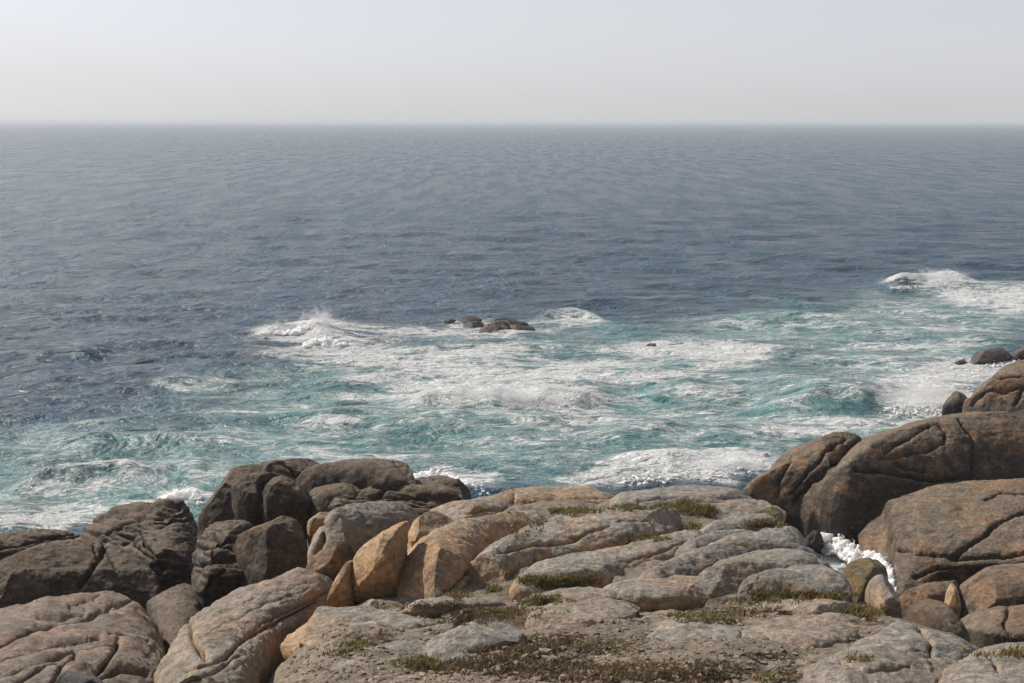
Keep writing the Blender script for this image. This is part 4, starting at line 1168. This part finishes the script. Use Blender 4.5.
def gravel():
    r = np.random.default_rng(77)
    v0, f0 = ICO1
    V, T, off = [], [], 0
    for k in range(5200):
        px = r.uniform(285, 900); py = 600 + 90 * r.random() ** 0.8
        hh = hit(px, py)
        if hh is None or hh[2].name != "ground": continue
        s = 0.008 + 0.03 * r.random() ** 3
        q = v0 * s * np.array([1 + 0.6 * r.random(), 1 + 0.6 * r.random(), 0.5 + 0.3 * r.random()])
        q = q * (1 + 0.25 * r.normal(size=(len(v0), 1)))
        V.append(q + np.array(hh[0]) + np.array([0, 0, 0.2 * s])); T.append(f0 + off); off += len(v0)
    me = mesh_from("gravel", np.concatenate(V), None, np.concatenate(T), smooth=False)
    o = link("gravel", me, M['sand'], "loose pale gravel scattered over the bare ground", "gravel", kind="stuff")
    return o


gravel()


# ------------------------------------------------------------------ air, sky and sun
SUN_AZ = math.radians(-56)       # left of the view
SUN_EL = math.radians(40)
sd = Vector((math.sin(SUN_AZ) * math.cos(SUN_EL), math.cos(SUN_AZ) * math.cos(SUN_EL), math.sin(SUN_EL)))
sl = bpy.data.lights.new("sun", 'SUN')
sl.energy = 5.0
sl.angle = math.radians(0.5)
sl.color = (1.0, 0.91, 0.78)
so = bpy.data.objects.new("sun", sl)
col.objects.link(so)
so.rotation_euler = sd.to_track_quat('Z', 'Y').to_euler()
so.location = (0, 0, 60)

w = bpy.data.worlds.new("World")
scene.world = w
w.use_nodes = True
nt = w.node_tree
nt.nodes.clear()
sky = nt.nodes.new("ShaderNodeTexSky")
sky.sky_type = 'NISHITA'
sky.sun_disc = False
sky.sun_elevation = SUN_EL
sky.sun_rotation = SUN_AZ
sky.altitude = 10
sky.air_density = 0.5
sky.dust_density = 1.5
sky.ozone_density = 3.0
hs = nt.nodes.new("ShaderNodeHueSaturation")
hs.inputs["Saturation"].default_value = 0.45
# a milky summer haze whitens the sky most near the horizon
tc = nt.nodes.new("ShaderNodeTexCoord")
sx = nt.nodes.new("ShaderNodeSeparateXYZ")
mr = nt.nodes.new("ShaderNodeMapRange")
mr.inputs["From Min"].default_value = 0.0
mr.inputs["From Max"].default_value = 0.45
mr.inputs["To Min"].default_value = 0.72
mr.inputs["To Max"].default_value = 0.0
mx = nt.nodes.new("ShaderNodeMix")
mx.data_type = 'RGBA'
mx.inputs[7].default_value = (4.75, 4.7, 4.8, 1)
nt.links.new(tc.outputs["Generated"], sx.inputs[0])
nt.links.new(sx.outputs[2], mr.inputs["Value"])
cn = nt.nodes.new("ShaderNodeTexNoise")
cn.inputs["Scale"].default_value = 3.0
cn.inputs["Detail"].default_value = 4.0
cm = nt.nodes.new("ShaderNodeMapping")
cm.inputs["Scale"].default_value = (1, 1, 6)
nt.links.new(tc.outputs["Generated"], cm.inputs[0])
nt.links.new(cm.outputs[0], cn.inputs["Vector"])
ca = nt.nodes.new("ShaderNodeMath"); ca.operation = 'MULTIPLY_ADD'
ca.inputs[1].default_value = 0.30; ca.inputs[2].default_value = -0.15
nt.links.new(cn.outputs[0], ca.inputs[0])
cb = nt.nodes.new("ShaderNodeMath"); cb.operation = 'ADD'; cb.use_clamp = True
nt.links.new(mr.outputs[0], cb.inputs[0]); nt.links.new(ca.outputs[0], cb.inputs[1])
nt.links.new(cb.outputs[0], mx.inputs[0])
bg = nt.nodes.new("ShaderNodeBackground")
bg.inputs[1].default_value = 0.15
ow = nt.nodes.new("ShaderNodeOutputWorld")
nt.links.new(sky.outputs[0], hs.inputs["Color"])
nt.links.new(hs.outputs[0], mx.inputs[6])
nt.links.new(mx.outputs[2], bg.inputs[0])
nt.links.new(bg.outputs[0], ow.inputs[0])

# the sea air between here and the horizon
def haze_box():
    x0, x1, y0, y1, z0, z1 = -12000, 12000, -300, 20500, -9, 17.2
    v = [(x0, y0, z0), (x1, y0, z0), (x1, y1, z0), (x0, y1, z0), (x0, y0, z1), (x1, y0, z1), (x1, y1, z1), (x0, y1, z1)]
    q = [(0, 3, 2, 1), (4, 5, 6, 7), (0, 1, 5, 4), (1, 2, 6, 5), (2, 3, 7, 6), (3, 0, 4, 7)]
    me = mesh_from("haze", np.array(v, float), np.array(q), smooth=False)
    N = NT("sea_air")
    p = N.n("ShaderNodeVolumePrincipled", {"Color": (0.80, 0.845, 0.89, 1), "Density": 0.00024, "Anisotropy": 0.1})
    N.t.links.new(p.outputs[0], N.out.inputs[1])
    return link("haze", me, N.m, kind="stuff")


haze_box()


scene.render.engine = 'CYCLES'
scene.cycles.max_bounces = 5
scene.cycles.volume_bounces = 1
scene.view_settings.view_transform = 'Standard'
scene.view_settings.look = 'None'
scene.view_settings.exposure = 0.0
scene.view_settings.gamma = 1
